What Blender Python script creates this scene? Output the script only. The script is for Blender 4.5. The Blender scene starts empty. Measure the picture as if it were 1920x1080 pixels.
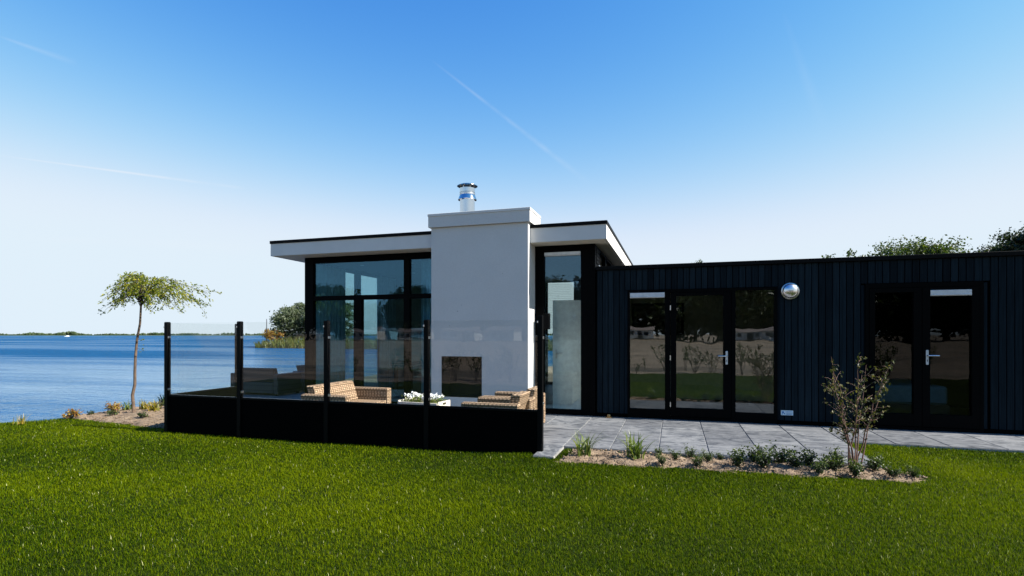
import bpy, bmesh, math, random
import numpy as np
from mathutils import Vector, Matrix

R = math.radians
rng = np.random.default_rng(11)
random.seed(11)
scene = bpy.context.scene
col = scene.collection

# ------------------------------------------------------------------ camera
YAW = math.atan(0.304)
cam_d = bpy.data.cameras.new('camera')
cam_d.sensor_width = 36.0
cam_d.lens = 18.75
cam_d.shift_y = 88 / 1920
cam_d.clip_start = 0.05
cam_d.clip_end = 9000
cam = bpy.data.objects.new('camera', cam_d)
cam.location = (0, 0, 1.40)
cam.rotation_euler = (R(90), 0, YAW)
col.objects.link(cam)
scene.camera = cam

# ------------------------------------------------------------------ sky and sun
SUN_EL, SUN_AZ = R(41), R(2.4)           # the sun stands almost exactly along the facades, to the right
world = bpy.data.worlds.new('World')
scene.world = world
world.use_nodes = True
wn, wl = world.node_tree.nodes, world.node_tree.links
wn.clear()
w_out = wn.new('ShaderNodeOutputWorld')
w_bg = wn.new('ShaderNodeBackground')
w_sky = wn.new('ShaderNodeTexSky')
w_sky.sky_type = 'NISHITA'
w_sky.sun_disc = False
w_sky.sun_elevation = SUN_EL
w_sky.sun_rotation = math.pi / 2 - SUN_AZ
w_sky.altitude = 0
w_sky.air_density = 0.6
w_sky.dust_density = 0.0
w_sky.ozone_density = 5.0
w_hsv = wn.new('ShaderNodeHueSaturation')
w_hsv.inputs['Saturation'].default_value = 1.2
w_hsv.inputs['Value'].default_value = 1.0
w_bg.inputs['Strength'].default_value = 0.15
wl.new(w_sky.outputs[0], w_hsv.inputs['Color'])
w_tc = wn.new('ShaderNodeTexCoord')


def wmath(op, a, b=None, c=None):
    n = wn.new('ShaderNodeMath'); n.operation = op
    for i, v in enumerate((a, b, c)):
        if v is None: continue
        if isinstance(v, (int, float)): n.inputs[i].default_value = v
        else: wl.new(v, n.inputs[i])
    return n.outputs[0]


def wdot(vec):
    n = wn.new('ShaderNodeVectorMath'); n.operation = 'DOT_PRODUCT'
    wl.new(w_tc.outputs['Generated'], n.inputs[0]); n.inputs[1].default_value = vec
    return n.outputs['Value']


# the photograph's own response to the sky: a toe and a soft shoulder for each channel
w_sep = wn.new('ShaderNodeSeparateColor'); w_comb = wn.new('ShaderNodeCombineColor')
wl.new(w_hsv.outputs[0], w_sep.inputs[0])
EXPOSURE = 1.3
for ch, gain, power, top_ in (('Red', 2.55, 2.4, .75), ('Green', .89, 1.85, .868), ('Blue', .69, 1.4, .965)):
    e_ = wmath('POWER', wmath('MULTIPLY', w_sep.outputs[ch], gain), power)
    f_ = wmath('SUBTRACT', 1, wmath('EXPONENT', wmath('MULTIPLY', e_, -1)))
    wl.new(wmath('MULTIPLY', f_, top_ / (.15 * 2 ** EXPOSURE)), w_comb.inputs[ch])


def contrail(az0, el0, az1, el1, width, strength, broken):
    """old vapour trail between two directions of the sky (azimuth from +Y towards +X, degrees)"""
    d = [Vector((math.sin(R(z)) * math.cos(R(e)), math.cos(R(z)) * math.cos(R(e)), math.sin(R(e)))) for z, e in ((az0, el0), (az1, el1))]
    n = d[0].cross(d[1]).normalized(); mid = (d[0] + d[1]).normalized(); t = n.cross(mid)
    half = d[1].angle(d[0]) / 2
    across = wmath('ABSOLUTE', wdot(n))
    noise = wn.new('ShaderNodeTexNoise'); noise.inputs['Scale'].default_value = broken; noise.inputs['Detail'].default_value = 6
    wl.new(w_tc.outputs['Generated'], noise.inputs['Vector'])
    along = wdot(t)
    wd = wmath('MULTIPLY_ADD', along, width * 0.55 / max(half, .01), width)
    band = wmath('SUBTRACT', 1, wmath('DIVIDE', across, wd)); band.node.use_clamp = True
    ends = wmath('SUBTRACT', 1, wmath('POWER', wmath('DIVIDE', wmath('ABSOLUTE', along), half), 3)); ends.node.use_clamp = True
    front = wmath('GREATER_THAN', wdot(mid), 0)
    nz = wmath('MULTIPLY_ADD', noise.outputs['Fac'], 2.4, -0.6); nz.node.use_clamp = True
    m = wmath('MULTIPLY', wmath('MULTIPLY', wmath('MULTIPLY', band, ends), nz), front)
    return wmath('MULTIPLY', m, strength)


trails = [contrail(-61.7, 13.6, -43.4, 13.8, .0024, .60, 14),
          contrail(-25.5, 27.0, -8.5, 15.6, .0050, .17, 26),
          contrail(-61, 22.0, -56, 21.5, .004, .15, 14),
          contrail(10.0, 28.5, 13.5, 18.0, .009, .06, 10),
          contrail(-60, 7.6, -42, 8.4, .010, .20, 10)]
tot = trails[0]
for t_ in trails[1:]:
    tot = wmath('ADD', tot, t_)
w_mix = wn.new('ShaderNodeMixRGB')
w_mix.inputs['Color2'].default_value = (2.25, 2.4, 2.6, 1)
wl.new(tot, w_mix.inputs['Fac'])
wl.new(w_comb.outputs[0], w_mix.inputs['Color1'])
wl.new(w_mix.outputs[0], w_bg.inputs['Color'])
wl.new(w_bg.outputs[0], w_out.inputs['Surface'])

sun_d = bpy.data.lights.new('sun', 'SUN')
sun_d.energy = 5.0
sun_d.angle = R(0.53)
sun_d.color = (1.0, 0.945, 0.86)
sun = bpy.data.objects.new('sun', sun_d)
sv = Vector((math.cos(SUN_EL) * math.cos(SUN_AZ), math.cos(SUN_EL) * math.sin(SUN_AZ), math.sin(SUN_EL)))
sun.rotation_euler = sv.to_track_quat('Z', 'Y').to_euler()
sun.location = sv * 60
col.objects.link(sun)

scene.view_settings.view_transform = 'Standard'
scene.view_settings.look = 'None'
scene.view_settings.exposure = EXPOSURE
scene.view_settings.gamma = 1.0
scene.view_settings.use_curve_mapping = False
scene.cycles.max_bounces = 10
scene.cycles.transparent_max_bounces = 24
scene.cycles.caustics_reflective = False
scene.cycles.caustics_refractive = False

# ------------------------------------------------------------------ materials


class Nodes:
    def __init__(self, name):
        self.m = bpy.data.materials.new(name); self.m.use_nodes = True
        self.t = self.m.node_tree; self.n = self.t.nodes; self.n.clear()
        self.out = self.n.new('ShaderNodeOutputMaterial')

    def new(self, kind, **kw):
        n = self.n.new(kind)
        for k, v in kw.items():
            if k in n.inputs: n.inputs[k].default_value = v
            else: setattr(n, k, v)
        return n

    def link(self, a, b): self.t.links.new(a, b)

    def bsdf(self, color=(.5, .5, .5), rough=.6, metal=0, spec=.5, ior=1.45):
        b = self.new('ShaderNodeBsdfPrincipled')
        b.inputs['Base Color'].default_value = (*color, 1); b.inputs['Roughness'].default_value = rough
        b.inputs['Metallic'].default_value = metal; b.inputs['Specular IOR Level'].default_value = spec
        b.inputs['IOR'].default_value = ior
        self.link(b.outputs[0], self.out.inputs[0]); self.b = b
        return b

    def coord(self, which='Object', scale=(1, 1, 1), rnd=False):
        tc = self.new('ShaderNodeTexCoord'); mp = self.new('ShaderNodeMapping')
        mp.inputs['Scale'].default_value = scale
        self.link(tc.outputs[which], mp.inputs['Vector'])
        if rnd:
            oi = self.new('ShaderNodeObjectInfo')
            mu = self.new('ShaderNodeVectorMath', operation='SCALE'); mu.inputs[0].default_value = (37, 91, 53)
            self.link(oi.outputs['Random'], mu.inputs['Scale']); self.link(mu.outputs[0], mp.inputs['Location'])
        return mp.outputs[0]

    def noise(self, vec, scale, detail=5, rough=.55, distort=0):
        n = self.new('ShaderNodeTexNoise'); n.inputs['Scale'].default_value = scale; n.inputs['Detail'].default_value = detail
        n.inputs['Roughness'].default_value = rough; n.inputs['Distortion'].default_value = distort
        self.link(vec, n.inputs['Vector']); return n.outputs['Fac']

    def ramp(self, fac, stops):
        r = self.new('ShaderNodeValToRGB'); e = r.color_ramp.elements
        while len(e) < len(stops): e.new(.5)
        for i, (p, c) in enumerate(stops):
            e[i].position = p; e[i].color = (*c, 1) if len(c) == 3 else c
        self.link(fac, r.inputs['Fac']); return r.outputs['Color']

    def bump(self, h, strength, dist, b=None):
        n = self.new('ShaderNodeBump'); n.inputs['Strength'].default_value = strength; n.inputs['Distance'].default_value = dist
        self.link(h, n.inputs['Height']); self.link(n.outputs[0], (b or self.b).inputs['Normal']); return n

    def mix(self, a, b, fac, mode='MIX'):
        n = self.new('ShaderNodeMixRGB', blend_type=mode)
        for v, s in ((fac, 'Fac'), (a, 'Color1'), (b, 'Color2')):
            if isinstance(v, (int, float)): n.inputs[s].default_value = v
            elif isinstance(v, tuple): n.inputs[s].default_value = (*v, 1)
            else: self.link(v, n.inputs[s])
        return n.outputs[0]

    def math(self, op, a, b=None):
        n = self.new('ShaderNodeMath', operation=op)
        for i, v in enumerate((a, b)):
            if v is None: continue
            if isinstance(v, (int, float)): n.inputs[i].default_value = v
            else: self.link(v, n.inputs[i])
        return n.outputs[0]


MAT = {}


def simple(name, color, rough=.6, metal=0, spec=.5, var=.12, scale=12, bump=0, bscale=200):
    k = Nodes(name); b = k.bsdf(color, rough, metal, spec)
    v = k.coord('Object', rnd=True)
    c = k.ramp(k.noise(v, scale), [(.3, tuple(x * (1 - var) for x in color)), (.7, tuple(min(1, x * (1 + var)) for x in color))])
    k.link(c, b.inputs['Base Color'])
    r = k.noise(v, scale * 2.3)
    k.link(k.math('ADD', k.math('MULTIPLY', r, .16), rough - .08), b.inputs['Roughness'])
    if bump: k.bump(k.noise(v, bscale, 4), bump, .003)
    MAT[name] = k.m


simple('black_metal', (.0022, .0023, .0026), .5, 0, .10)
simple('black_frame', (.0014, .0015, .0017), .6, 0, .05)
simple('panel_black', (.0012, .0012, .0013), .8, 0, .03)
simple('steel', (.62, .64, .66), .13, 1, .5, .04, 9)
simple('satin_steel', (.6, .6, .6), .3, 1, .5, .05, 9)
simple('chrome', (.72, .74, .76), .12, 1, .5, .03, 9)
simple('lamp_dome', (.74, .73, .72), .27, 1, .5, .03, 9)
simple('vent_grey', (.62, .64, .66), .35, .3)
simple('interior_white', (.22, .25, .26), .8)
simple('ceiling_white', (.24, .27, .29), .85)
simple('interior_beige', (.46, .43, .34), .85)
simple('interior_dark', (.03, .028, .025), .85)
simple('floor_dark', (.05, .038, .03), .5)
simple('door_white', (.86, .88, .80), .45)
simple('curtain', (.42, .50, .53), .9)
simple('firebox', (.012, .011, .010), .85)
simple('wood_white', (.66, .6, .52), .7, var=.25, scale=25)
simple('petal', (.85, .85, .83), .6)
simple('plate_white', (.55, .68, .74), .5)
simple('plate_blue', (.03, .16, .38), .5)
simple('brass', (.45, .26, .1), .35, .8)
simple('bed_linen', (.13, .21, .25), .9)
simple('chalet_white', (.42, .41, .39), .6)
simple('chalet_roof', (.16, .13, .12), .7)
simple('boat_white', (.82, .82, .82), .4)
simple('timber_pole', (.05, .05, .055), .8)
simple('concrete', (.34, .34, .33), .85, bump=.3)
simple('dark_pane', (.02, .025, .03), .08, 0, .6)
simple('mud', (.085, .07, .045), .95)

# white stucco with faint grain and fly specks
k = Nodes('stucco'); b = k.bsdf((.76, .75, .72), .85)
v = k.coord('Object')
base = k.ramp(k.math('ADD', k.math('MULTIPLY', k.noise(v, 1.6, 6), .45), k.math('MULTIPLY', k.noise(v, 38, 5, .7), .55)), [(.3, (.54, .535, .525)), (.7, (.64, .635, .62))])
vor = k.new('ShaderNodeTexVoronoi'); vor.inputs['Scale'].default_value = 5.5; k.link(v, vor.inputs['Vector'])
sp = k.ramp(vor.outputs['Distance'], [(.035, (1, 1, 1)), (.055, (0, 0, 0))])
keep = k.ramp(k.noise(v, 3.1, 2), [(.55, (0, 0, 0)), (.6, (1, 1, 1))])
k.link(k.mix(base, (.2, .2, .19), k.mix(sp, keep, 1.0, 'MULTIPLY')), b.inputs['Base Color'])
k.bump(k.math('ADD', k.noise(v, 240, 3), k.math('MULTIPLY', k.noise(v, 38, 4), .8)), .8, .004)
MAT['stucco'] = k.m
simple('fascia_white', (.62, .61, .59), .55, var=.04, scale=3, bump=.1)
simple('soffit_cream', (.70, .66, .58), .7, var=.05, scale=3)

# dark stained boards, each a little different
k = Nodes('cladding'); b = k.bsdf((.02, .03, .04), .7, 0, .07)
oi = k.new('ShaderNodeObjectInfo')
tint = k.ramp(oi.outputs['Random'], [(0, (.0042, .0074, .0104)), (.5, (.0072, .0134, .0188)), (1, (.0115, .0205, .0280))])
v = k.coord('Object', (60, 60, 2.2), rnd=True)
g = k.noise(v, 1.0, 6, .6)
k.link(k.mix(tint, k.ramp(g, [(.3, (.5, .5, .5)), (.7, (1.25, 1.25, 1.25))]), 1.0, 'MULTIPLY'), b.inputs['Base Color'])
k.bump(g, .35, .002)
MAT['cladding'] = k.m

# blue-grey paving slabs with mineral streaks
k = Nodes('paving_slab'); b = k.bsdf((.3, .3, .3), .62, 0, .4)
oi = k.new('ShaderNodeObjectInfo')
v = k.coord('Object', (1.3, 2.4, 1), rnd=True)
n1 = k.noise(v, 2.1, 7, .60, 1.6)
v2 = k.coord('Object', rnd=True)
n2 = k.noise(v2, 45, 4)
c1 = k.ramp(n1, [(.28, (.030, .035, .042)), (.42, (.085, .091, .100)), (.58, (.172, .176, .181)), (.74, (.078, .084, .094))])
tv = k.ramp(oi.outputs['Random'], [(0, (.74, .75, .77)), (1, (1.16, 1.16, 1.15))])
c2 = k.mix(c1, tv, 1.0, 'MULTIPLY')
c3 = k.mix(c2, k.ramp(n2, [(.3, (.86, .86, .86)), (.7, (1.1, 1.1, 1.1))]), 1.0, 'MULTIPLY')
k.link(c3, b.inputs['Base Color'])
k.bump(k.math('ADD', k.math('MULTIPLY', n1, 2.0), k.math('MULTIPLY', n2, .4)), .35, .004)
MAT['paving_slab'] = k.m
simple('mortar', (.27, .26, .245), .95, var=.3, scale=30)

# woven wicker strip
def wicker(name, c0, c1):
    k = Nodes(name); b = k.bsdf(c0, .6, 0, .35)
    v = k.coord('UV')
    br = k.new('ShaderNodeTexBrick', offset=.5)
    for s, x in (('Scale', 1.0), ('Mortar Size', .0065), ('Mortar Smooth', .5), ('Bias', 0), ('Brick Width', .062), ('Row Height', .026)):
        br.inputs[s].default_value = x
    br.inputs['Color1'].default_value = (*c0, 1); br.inputs['Color2'].default_value = (*c1, 1)
    br.inputs['Mortar'].default_value = tuple(x * .3 for x in c0) + (1,)
    k.link(v, br.inputs['Vector'])
    br2 = k.new('ShaderNodeTexBrick', offset=.5)
    for s, x in (('Scale', 1.0), ('Mortar Size', .010), ('Mortar Smooth', .2), ('Brick Width', .055), ('Row Height', .115)):
        br2.inputs[s].default_value = x
    br2.inputs['Color1'].default_value = (1, 1, 1, 1); br2.inputs['Color2'].default_value = (1, 1, 1, 1); br2.inputs['Mortar'].default_value = (.30, .26, .22, 1)
    k.link(v, br2.inputs['Vector'])
    nz = k.ramp(k.noise(k.coord('Object'), 55, 3), [(.3, (.72, .72, .72)), (.7, (1.15, 1.15, 1.15))])
    k.link(k.mix(k.mix(br.outputs['Color'], br2.outputs['Color'], .8, 'MULTIPLY'), nz, 1.0, 'MULTIPLY'), b.inputs['Base Color'])
    k.bump(k.math('SUBTRACT', 1, br.outputs['Fac']), .9, .006)
    MAT[name] = k.m


wicker('wicker_tan', (.58, .41, .27), (.48, .33, .21))
wicker('wicker_grey', (.12, .13, .125), (.09, .10, .10))

# window glass: fresnel mirror over a clear pane
def glass(name, tint, ior, mirror=(.95, .97, 1)):
    k = Nodes(name)
    tr = k.new('ShaderNodeBsdfTransparent'); tr.inputs['Color'].default_value = (*tint, 1)
    gl = k.new('ShaderNodeBsdfGlossy'); gl.inputs['Roughness'].default_value = 0.0; gl.inputs['Color'].default_value = (*mirror, 1)
    fr = k.new('ShaderNodeFresnel'); fr.inputs['IOR'].default_value = ior
    ge = k.new('ShaderNodeNewGeometry')
    # same reflectance seen from either side of the pane
    v = k.noise(k.coord('Object', rnd=True), 1.1, 2)
    bp = k.new('ShaderNodeBump'); bp.inputs['Strength'].default_value = .14; bp.inputs['Distance'].default_value = .02
    k.link(v, bp.inputs['Height']); k.link(bp.outputs[0], gl.inputs['Normal'])
    lw = k.new('ShaderNodeLayerWeight'); lw.inputs['Blend'].default_value = .5
    f5 = k.math('POWER', lw.outputs['Facing'], 5.0)
    r0 = ((ior - 1) / (ior + 1)) ** 2
    fac = k.math('ADD', k.math('MULTIPLY', f5, 1 - r0), r0)
    mx = k.new('ShaderNodeMixShader')
    k.link(fac, mx.inputs['Fac']); k.link(tr.outputs[0], mx.inputs[1]); k.link(gl.outputs[0], mx.inputs[2])
    k.link(mx.outputs[0], k.out.inputs[0])
    MAT[name] = k.m


glass('window_glass', (.82, .87, .86), 1.95)
glass('dark_glass', (.72, .76, .76), 1.31)
glass('clear_glass', (.95, .97, .95), 1.75, (.40, .72, 1.0))
glass('coated_glass', (.64, .80, .84), 1.80, (.34, .70, 1.0))
glass('screen_glass', (.975, .98, .975), 1.43)

# water
k = Nodes('water')
v = k.coord('Object')
mp = k.new('ShaderNodeMapping'); mp.inputs['Rotation'].default_value = (0, 0, -YAW); mp.inputs['Scale'].default_value = (.0050, .030, 1)
k.link(v, mp.inputs['Vector'])
calm = k.ramp(k.noise(mp.outputs[0], 1.0, 4, .55, .5), [(.45, (0, 0, 0)), (.50, (.9, .9, .9)), (.52, (1, 1, 1)), (.56, (0, 0, 0))])
ln = k.new('ShaderNodeVectorMath', operation='LENGTH'); k.link(v, ln.inputs[0])       # sheltered water close to the bank
def rng_(x0_, x1_, y0_, y1_):
    n_ = k.new('ShaderNodeMapRange'); k.link(ln.outputs['Value'], n_.inputs['Value'])
    for i_, x_ in enumerate((x0_, x1_, y0_, y1_)): n_.inputs[i_ + 1].default_value = x_
    return n_.outputs[0]
w1 = k.noise(k.coord('Object', (1.0, 1.7, 1)), 2.6, 4, .6)
w2 = k.noise(k.coord('Object', (.6, 1.6, 1)), .6, 4, .6)
hgt = k.math('ADD', k.math('MULTIPLY', w1, .20), k.math('MULTIPLY', w2, .75))
bp = k.new('ShaderNodeBump'); bp.inputs['Distance'].default_value = 1.0; k.link(hgt, bp.inputs['Height'])
k.link(k.math('MULTIPLY', rng_(12, 60, .45, 1.0), k.math('SUBTRACT', 1, k.math('MULTIPLY', calm, .7))), bp.inputs['Strength'])
df = k.new('ShaderNodeBsdfDiffuse'); df.inputs['Color'].default_value = (.003, .062, .158, 1); k.link(bp.outputs[0], df.inputs['Normal'])
gl = k.new('ShaderNodeBsdfGlossy'); gl.inputs['Roughness'].default_value = .10; gl.inputs['Color'].default_value = (.76, .90, 1, 1); k.link(bp.outputs[0], gl.inputs['Normal'])
lw = k.new('ShaderNodeLayerWeight'); lw.inputs['Blend'].default_value = .5; k.link(bp.outputs[0], lw.inputs['Normal'])
fr = k.math('ADD', k.math('MULTIPLY', k.math('POWER', lw.outputs['Facing'], 4.0), .98), .02)
# wind-roughened water far out mirrors less of the low sky than the calm lee and the slicks
amt = k.math('ADD', rng_(14, 65, .85, .18), k.math('MULTIPLY', calm, .30)); amt.node.use_clamp = True
mx = k.new('ShaderNodeMixShader'); k.link(k.math('MULTIPLY', fr, amt), mx.inputs['Fac']); k.link(df.outputs[0], mx.inputs[1]); k.link(gl.outputs[0], mx.inputs[2])
k.link(mx.outputs[0], k.out.inputs[0])
MAT['water'] = k.m

# ground materials
k = Nodes('sand'); b = k.bsdf((.4, .32, .23), .95)
v = k.coord('Object')
c = k.ramp(k.noise(v, .25, 6), [(.3, (.155, .115, .078)), (.7, (.235, .18, .125))])
trk = k.ramp(k.noise(k.coord('Object', (.035, .30, 1)), 1.0, 5, .6, .8), [(.40, (.42, .44, .42)), (.50, (1, 1, 1)), (.62, (1.15, 1.12, 1.1)), (.70, (.62, .66, .56))])
c = k.mix(c, trk, 1.0, 'MULTIPLY')
k.link(c, b.inputs['Base Color']); k.bump(k.noise(v, 9, 6), .6, .05)
MAT['sand'] = k.m
k = Nodes('soil'); b = k.bsdf((.3, .21, .14), .97)
v = k.coord('Object')
c = k.ramp(k.noise(v, 7, 7, .65), [(.3, (.075, .05, .03)), (.52, (.21, .148, .095)), (.75, (.34, .255, .17))])
k.link(c, b.inputs['Base Color']); k.bump(k.noise(v, 38, 6, .65), .9, .03)
MAT['soil'] = k.m
k = Nodes('turf'); b = k.bsdf((.05, .08, .015), .95, 0, .1)
v = k.coord('Object')
c = k.ramp(k.noise(v, 1.3, 6, .6), [(.3, (.014, .026, .002)), (.7, (.032, .048, .004))])
c2 = k.mix(c, k.ramp(k.noise(v, 130, 3), [(.3, (.5, .5, .5)), (.7, (1.4, 1.4, 1.4))]), 1.0, 'MULTIPLY')
k.link(c2, b.inputs['Base Color']); k.bump(k.noise(v, 160, 4), 1.0, .03)
MAT['turf'] = k.m


def leafmat(name, stops, trans=.35, rough=.45, spec=.4):
    """stops: colours over the per-leaf 'tint' attribute"""
    k = Nodes(name)
    at = k.new('ShaderNodeAttribute', attribute_name='tint')
    c = k.ramp(at.outputs['Fac'], [(i / (len(stops) - 1), s) for i, s in enumerate(stops)])
    b = k.new('ShaderNodeBsdfPrincipled'); b.inputs['Roughness'].default_value = rough; b.inputs['Specular IOR Level'].default_value = spec
    k.link(c, b.inputs['Base Color'])
    t = k.new('ShaderNodeBsdfTranslucent')
    k.link(k.mix(c, (1.5, 1.6, .7), 1.0, 'MULTIPLY'), t.inputs['Color'])
    mx = k.new('ShaderNodeMixShader'); mx.inputs['Fac'].default_value = trans
    k.link(b.outputs[0], mx.inputs[1]); k.link(t.outputs[0], mx.inputs[2]); k.link(mx.outputs[0], k.out.inputs[0])
    MAT[name] = k.m


leafmat('grass', [(.007, .020, .0), (.047, .086, .0), (.124, .156, .0), (.45, .45, .22)], .32, .55, .05)
leafmat('leaf_weeping', [(.04, .075, .010), (.16, .20, .015), (.34, .31, .02)], .5)
leafmat('leaf_dark', [(.007, .015, .004), (.015, .028, .006), (.030, .045, .008)], .25)
leafmat('leaf_mid', [(.014, .030, .005), (.032, .056, .008), (.085, .105, .010)], .35)
leafmat('leaf_willow', [(.05, .07, .035), (.10, .125, .07), (.17, .19, .12)], .35)
leafmat('leaf_reed', [(.04, .065, .008), (.07, .095, .012), (.14, .13, .025)], .3)
leafmat('leaf_box', [(.010, .022, .005), (.027, .050, .009), (.085, .115, .018)], .3)
leafmat('leaf_bronze', [(.014, .022, .006), (.036, .044, .011), (.17, .15, .055)], .25, .55, .25)
leafmat('leaf_lily', [(.04, .075, .012), (.085, .13, .02), (.20, .22, .05)], .35, .4)
leafmat('leaf_autumn', [(.16, .04, .02), (.30, .17, .03), (.42, .33, .08)], .35)
leafmat('leaf_blue', [(.008, .025, .03), (.015, .045, .05), (.03, .07, .06)], .2)
leafmat('leaf_gold', [(.11, .12, .015), (.28, .24, .03), (.42, .25, .05)], .35)
leafmat('wood_far', [(.020, .035, .016), (.038, .058, .026), (.055, .07, .035)], .0, .9, .1)
simple('bark', (.105, .07, .048), .85, var=.4, scale=20, bump=.4, bscale=60)
simple('bark_dark', (.045, .035, .028), .9, var=.4, scale=10)
simple('bark_red', (.14, .075, .055), .7, var=.3, scale=30)

# ------------------------------------------------------------------ mesh helpers


def props(o, label=None, cat=None, group=None, kind=None):
    for key, val in (('label', label), ('category', cat), ('group', group), ('kind', kind)):
        if val: o[key] = val
    return o


def add(name, me, mat=None, parent=None, loc=None, rz=None):
    o = bpy.data.objects.new(name, me); col.objects.link(o)
    if mat and me is not None and not me.materials: me.materials.append(MAT[mat])
    if parent is not None: o.parent = parent
    if loc is not None: o.location = loc
    if rz is not None: o.rotation_euler.z = rz
    return o


def empty(name, loc=(0, 0, 0), rz=0):
    o = bpy.data.objects.new(name, None); o.empty_display_size = .2
    o.location = loc; o.rotation_euler.z = rz; col.objects.link(o)
    return o


def mesh_np(name, V, polys, smooth=False, tint=None):
    """V (n,3); polys: list of (m,k) int arrays"""
    me = bpy.data.meshes.new(name)
    V = np.asarray(V, dtype=np.float32)
    me.vertices.add(len(V)); me.vertices.foreach_set('co', V.ravel())
    loops = np.concatenate([p.ravel() for p in polys]).astype(np.int32)
    sizes = np.concatenate([np.full(len(p), p.shape[1], np.int32) for p in polys])
    starts = np.concatenate(([0], np.cumsum(sizes)[:-1])).astype(np.int32)
    me.loops.add(len(loops)); me.loops.foreach_set('vertex_index', loops)
    me.polygons.add(len(sizes)); me.polygons.foreach_set('loop_start', starts)
    me.update(calc_edges=True)
    me.polygons.foreach_set('use_smooth', np.full(len(sizes), smooth))
    if tint is not None:
        at = me.attributes.new('tint', 'FLOAT', 'POINT'); at.data.foreach_set('value', np.asarray(tint, dtype=np.float32))
    return me


def boxuv(me):
    uv = me.uv_layers.new(name='UVMap')
    for p in me.polygons:
        n = p.normal; a = max(range(3), key=lambda i: abs(n[i]))
        for li in p.loop_indices:
            c = me.vertices[me.loops[li].vertex_index].co
            uv.data[li].uv = (c.y, c.z) if a == 0 else ((c.x, c.z) if a == 1 else (c.x, c.y))


def boxes_me(name, boxes, bevel=0.0, uv=False):
    """boxes: list of (x0,x1,y0,y1,z0,z1)"""
    bm = bmesh.new()
    for x0, x1, y0, y1, z0, z1 in boxes:
        r = bmesh.ops.create_cube(bm, size=1)
        for vtx in r['verts']:
            vtx.co = Vector(((x0 + x1) / 2 + vtx.co.x * (x1 - x0), (y0 + y1) / 2 + vtx.co.y * (y1 - y0), (z0 + z1) / 2 + vtx.co.z * (z1 - z0)))
    if bevel: bmesh.ops.bevel(bm, geom=bm.edges[:], offset=bevel, segments=1, affect='EDGES')
    me = bpy.data.meshes.new(name); bm.to_mesh(me); bm.free()
    if uv: boxuv(me)
    return me


def box(name, b, mat, parent=None, bevel=0.0, uv=False):
    return add(name, boxes_me(name, [b], bevel, uv), mat, parent)


def boxes(name, bs, mat, parent=None, bevel=0.0, uv=False):
    return add(name, boxes_me(name, bs, bevel, uv), mat, parent)


def prism_me(name, poly, axis, a0, a1, bevel=0, uv=False):
    """extrude a 2D polygon along axis ('x','y','z')"""
    bm = bmesh.new()
    def pt(p, a): return {'x': (a, p[0], p[1]), 'y': (p[0], a, p[1]), 'z': (p[0], p[1], a)}[axis]
    lo = [bm.verts.new(pt(p, a0)) for p in poly]; hi = [bm.verts.new(pt(p, a1)) for p in poly]
    bm.faces.new(lo); bm.faces.new(hi)
    for i in range(len(poly)):
        j = (i + 1) % len(poly); bm.faces.new((lo[i], lo[j], hi[j], hi[i]))
    bmesh.ops.recalc_face_normals(bm, faces=bm.faces[:])
    if bevel: bmesh.ops.bevel(bm, geom=bm.edges[:], offset=bevel, segments=1, affect='EDGES')
    me = bpy.data.meshes.new(name); bm.to_mesh(me); bm.free()
    if uv: boxuv(me)
    return me


def lathe_me(name, prof, seg=28, axis='z', smooth=True):
    """prof: list of (r, h)"""
    V, F = [], []
    for r, hh in prof:
        for i in range(seg):
            t = 2 * math.pi * i / seg; x, y = r * math.cos(t), r * math.sin(t)
            V.append((x, y, hh) if axis == 'z' else (x, -hh, y))
    for j in range(len(prof) - 1):
        for i in range(seg):
            q = (i + 1) % seg
            F.append((j * seg + i, j * seg + q, (j + 1) * seg + q, (j + 1) * seg + i))
    me = bpy.data.meshes.new(name); me.from_pydata(V, [], F); me.update()
    bm = bmesh.new(); bm.from_mesh(me); bmesh.ops.remove_doubles(bm, verts=bm.verts, dist=1e-5)
    bmesh.ops.recalc_face_normals(bm, faces=bm.faces[:]); bm.to_mesh(me); bm.free()
    if smooth:
        me.polygons.foreach_set('use_smooth', [True] * len(me.polygons))
        me.set_sharp_from_angle(angle=R(35))
    return me


def tubes(paths, sides=6):
    """paths: list of (points (n,3), radii (n)); returns V, quads"""
    V, Q, off = [], [], 0
    for P, rad in paths:
        P = np.asarray(P, float); n = len(P)
        T = np.gradient(P, axis=0); T /= np.linalg.norm(T, axis=1)[:, None] + 1e-9
        up = np.array([.31, .17, .93]) if abs(T[0][2]) < .9 else np.array([1., .1, .05])
        A = np.cross(T, up); A /= np.linalg.norm(A, axis=1)[:, None] + 1e-9
        B = np.cross(T, A)
        th = np.linspace(0, 2 * np.pi, sides, endpoint=False)
        ring = P[:, None, :] + np.asarray(rad)[:, None, None] * (np.cos(th)[None, :, None] * A[:, None, :] + np.sin(th)[None, :, None] * B[:, None, :])
        V.append(ring.reshape(-1, 3))
        for j in range(n - 1):
            for i in range(sides):
                q = (i + 1) % sides
                Q.append((off + j * sides + i, off + j * sides + q, off + (j + 1) * sides + q, off + (j + 1) * sides + i))
        off += n * sides
    return np.concatenate(V), np.array(Q, int)


def tube_me(name, paths, sides=6):
    V, Q = tubes(paths, sides)
    return mesh_np(name, V, [Q], smooth=True)


def unit(a): return a / (np.linalg.norm(a, axis=-1, keepdims=True) + 1e-9)


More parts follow.
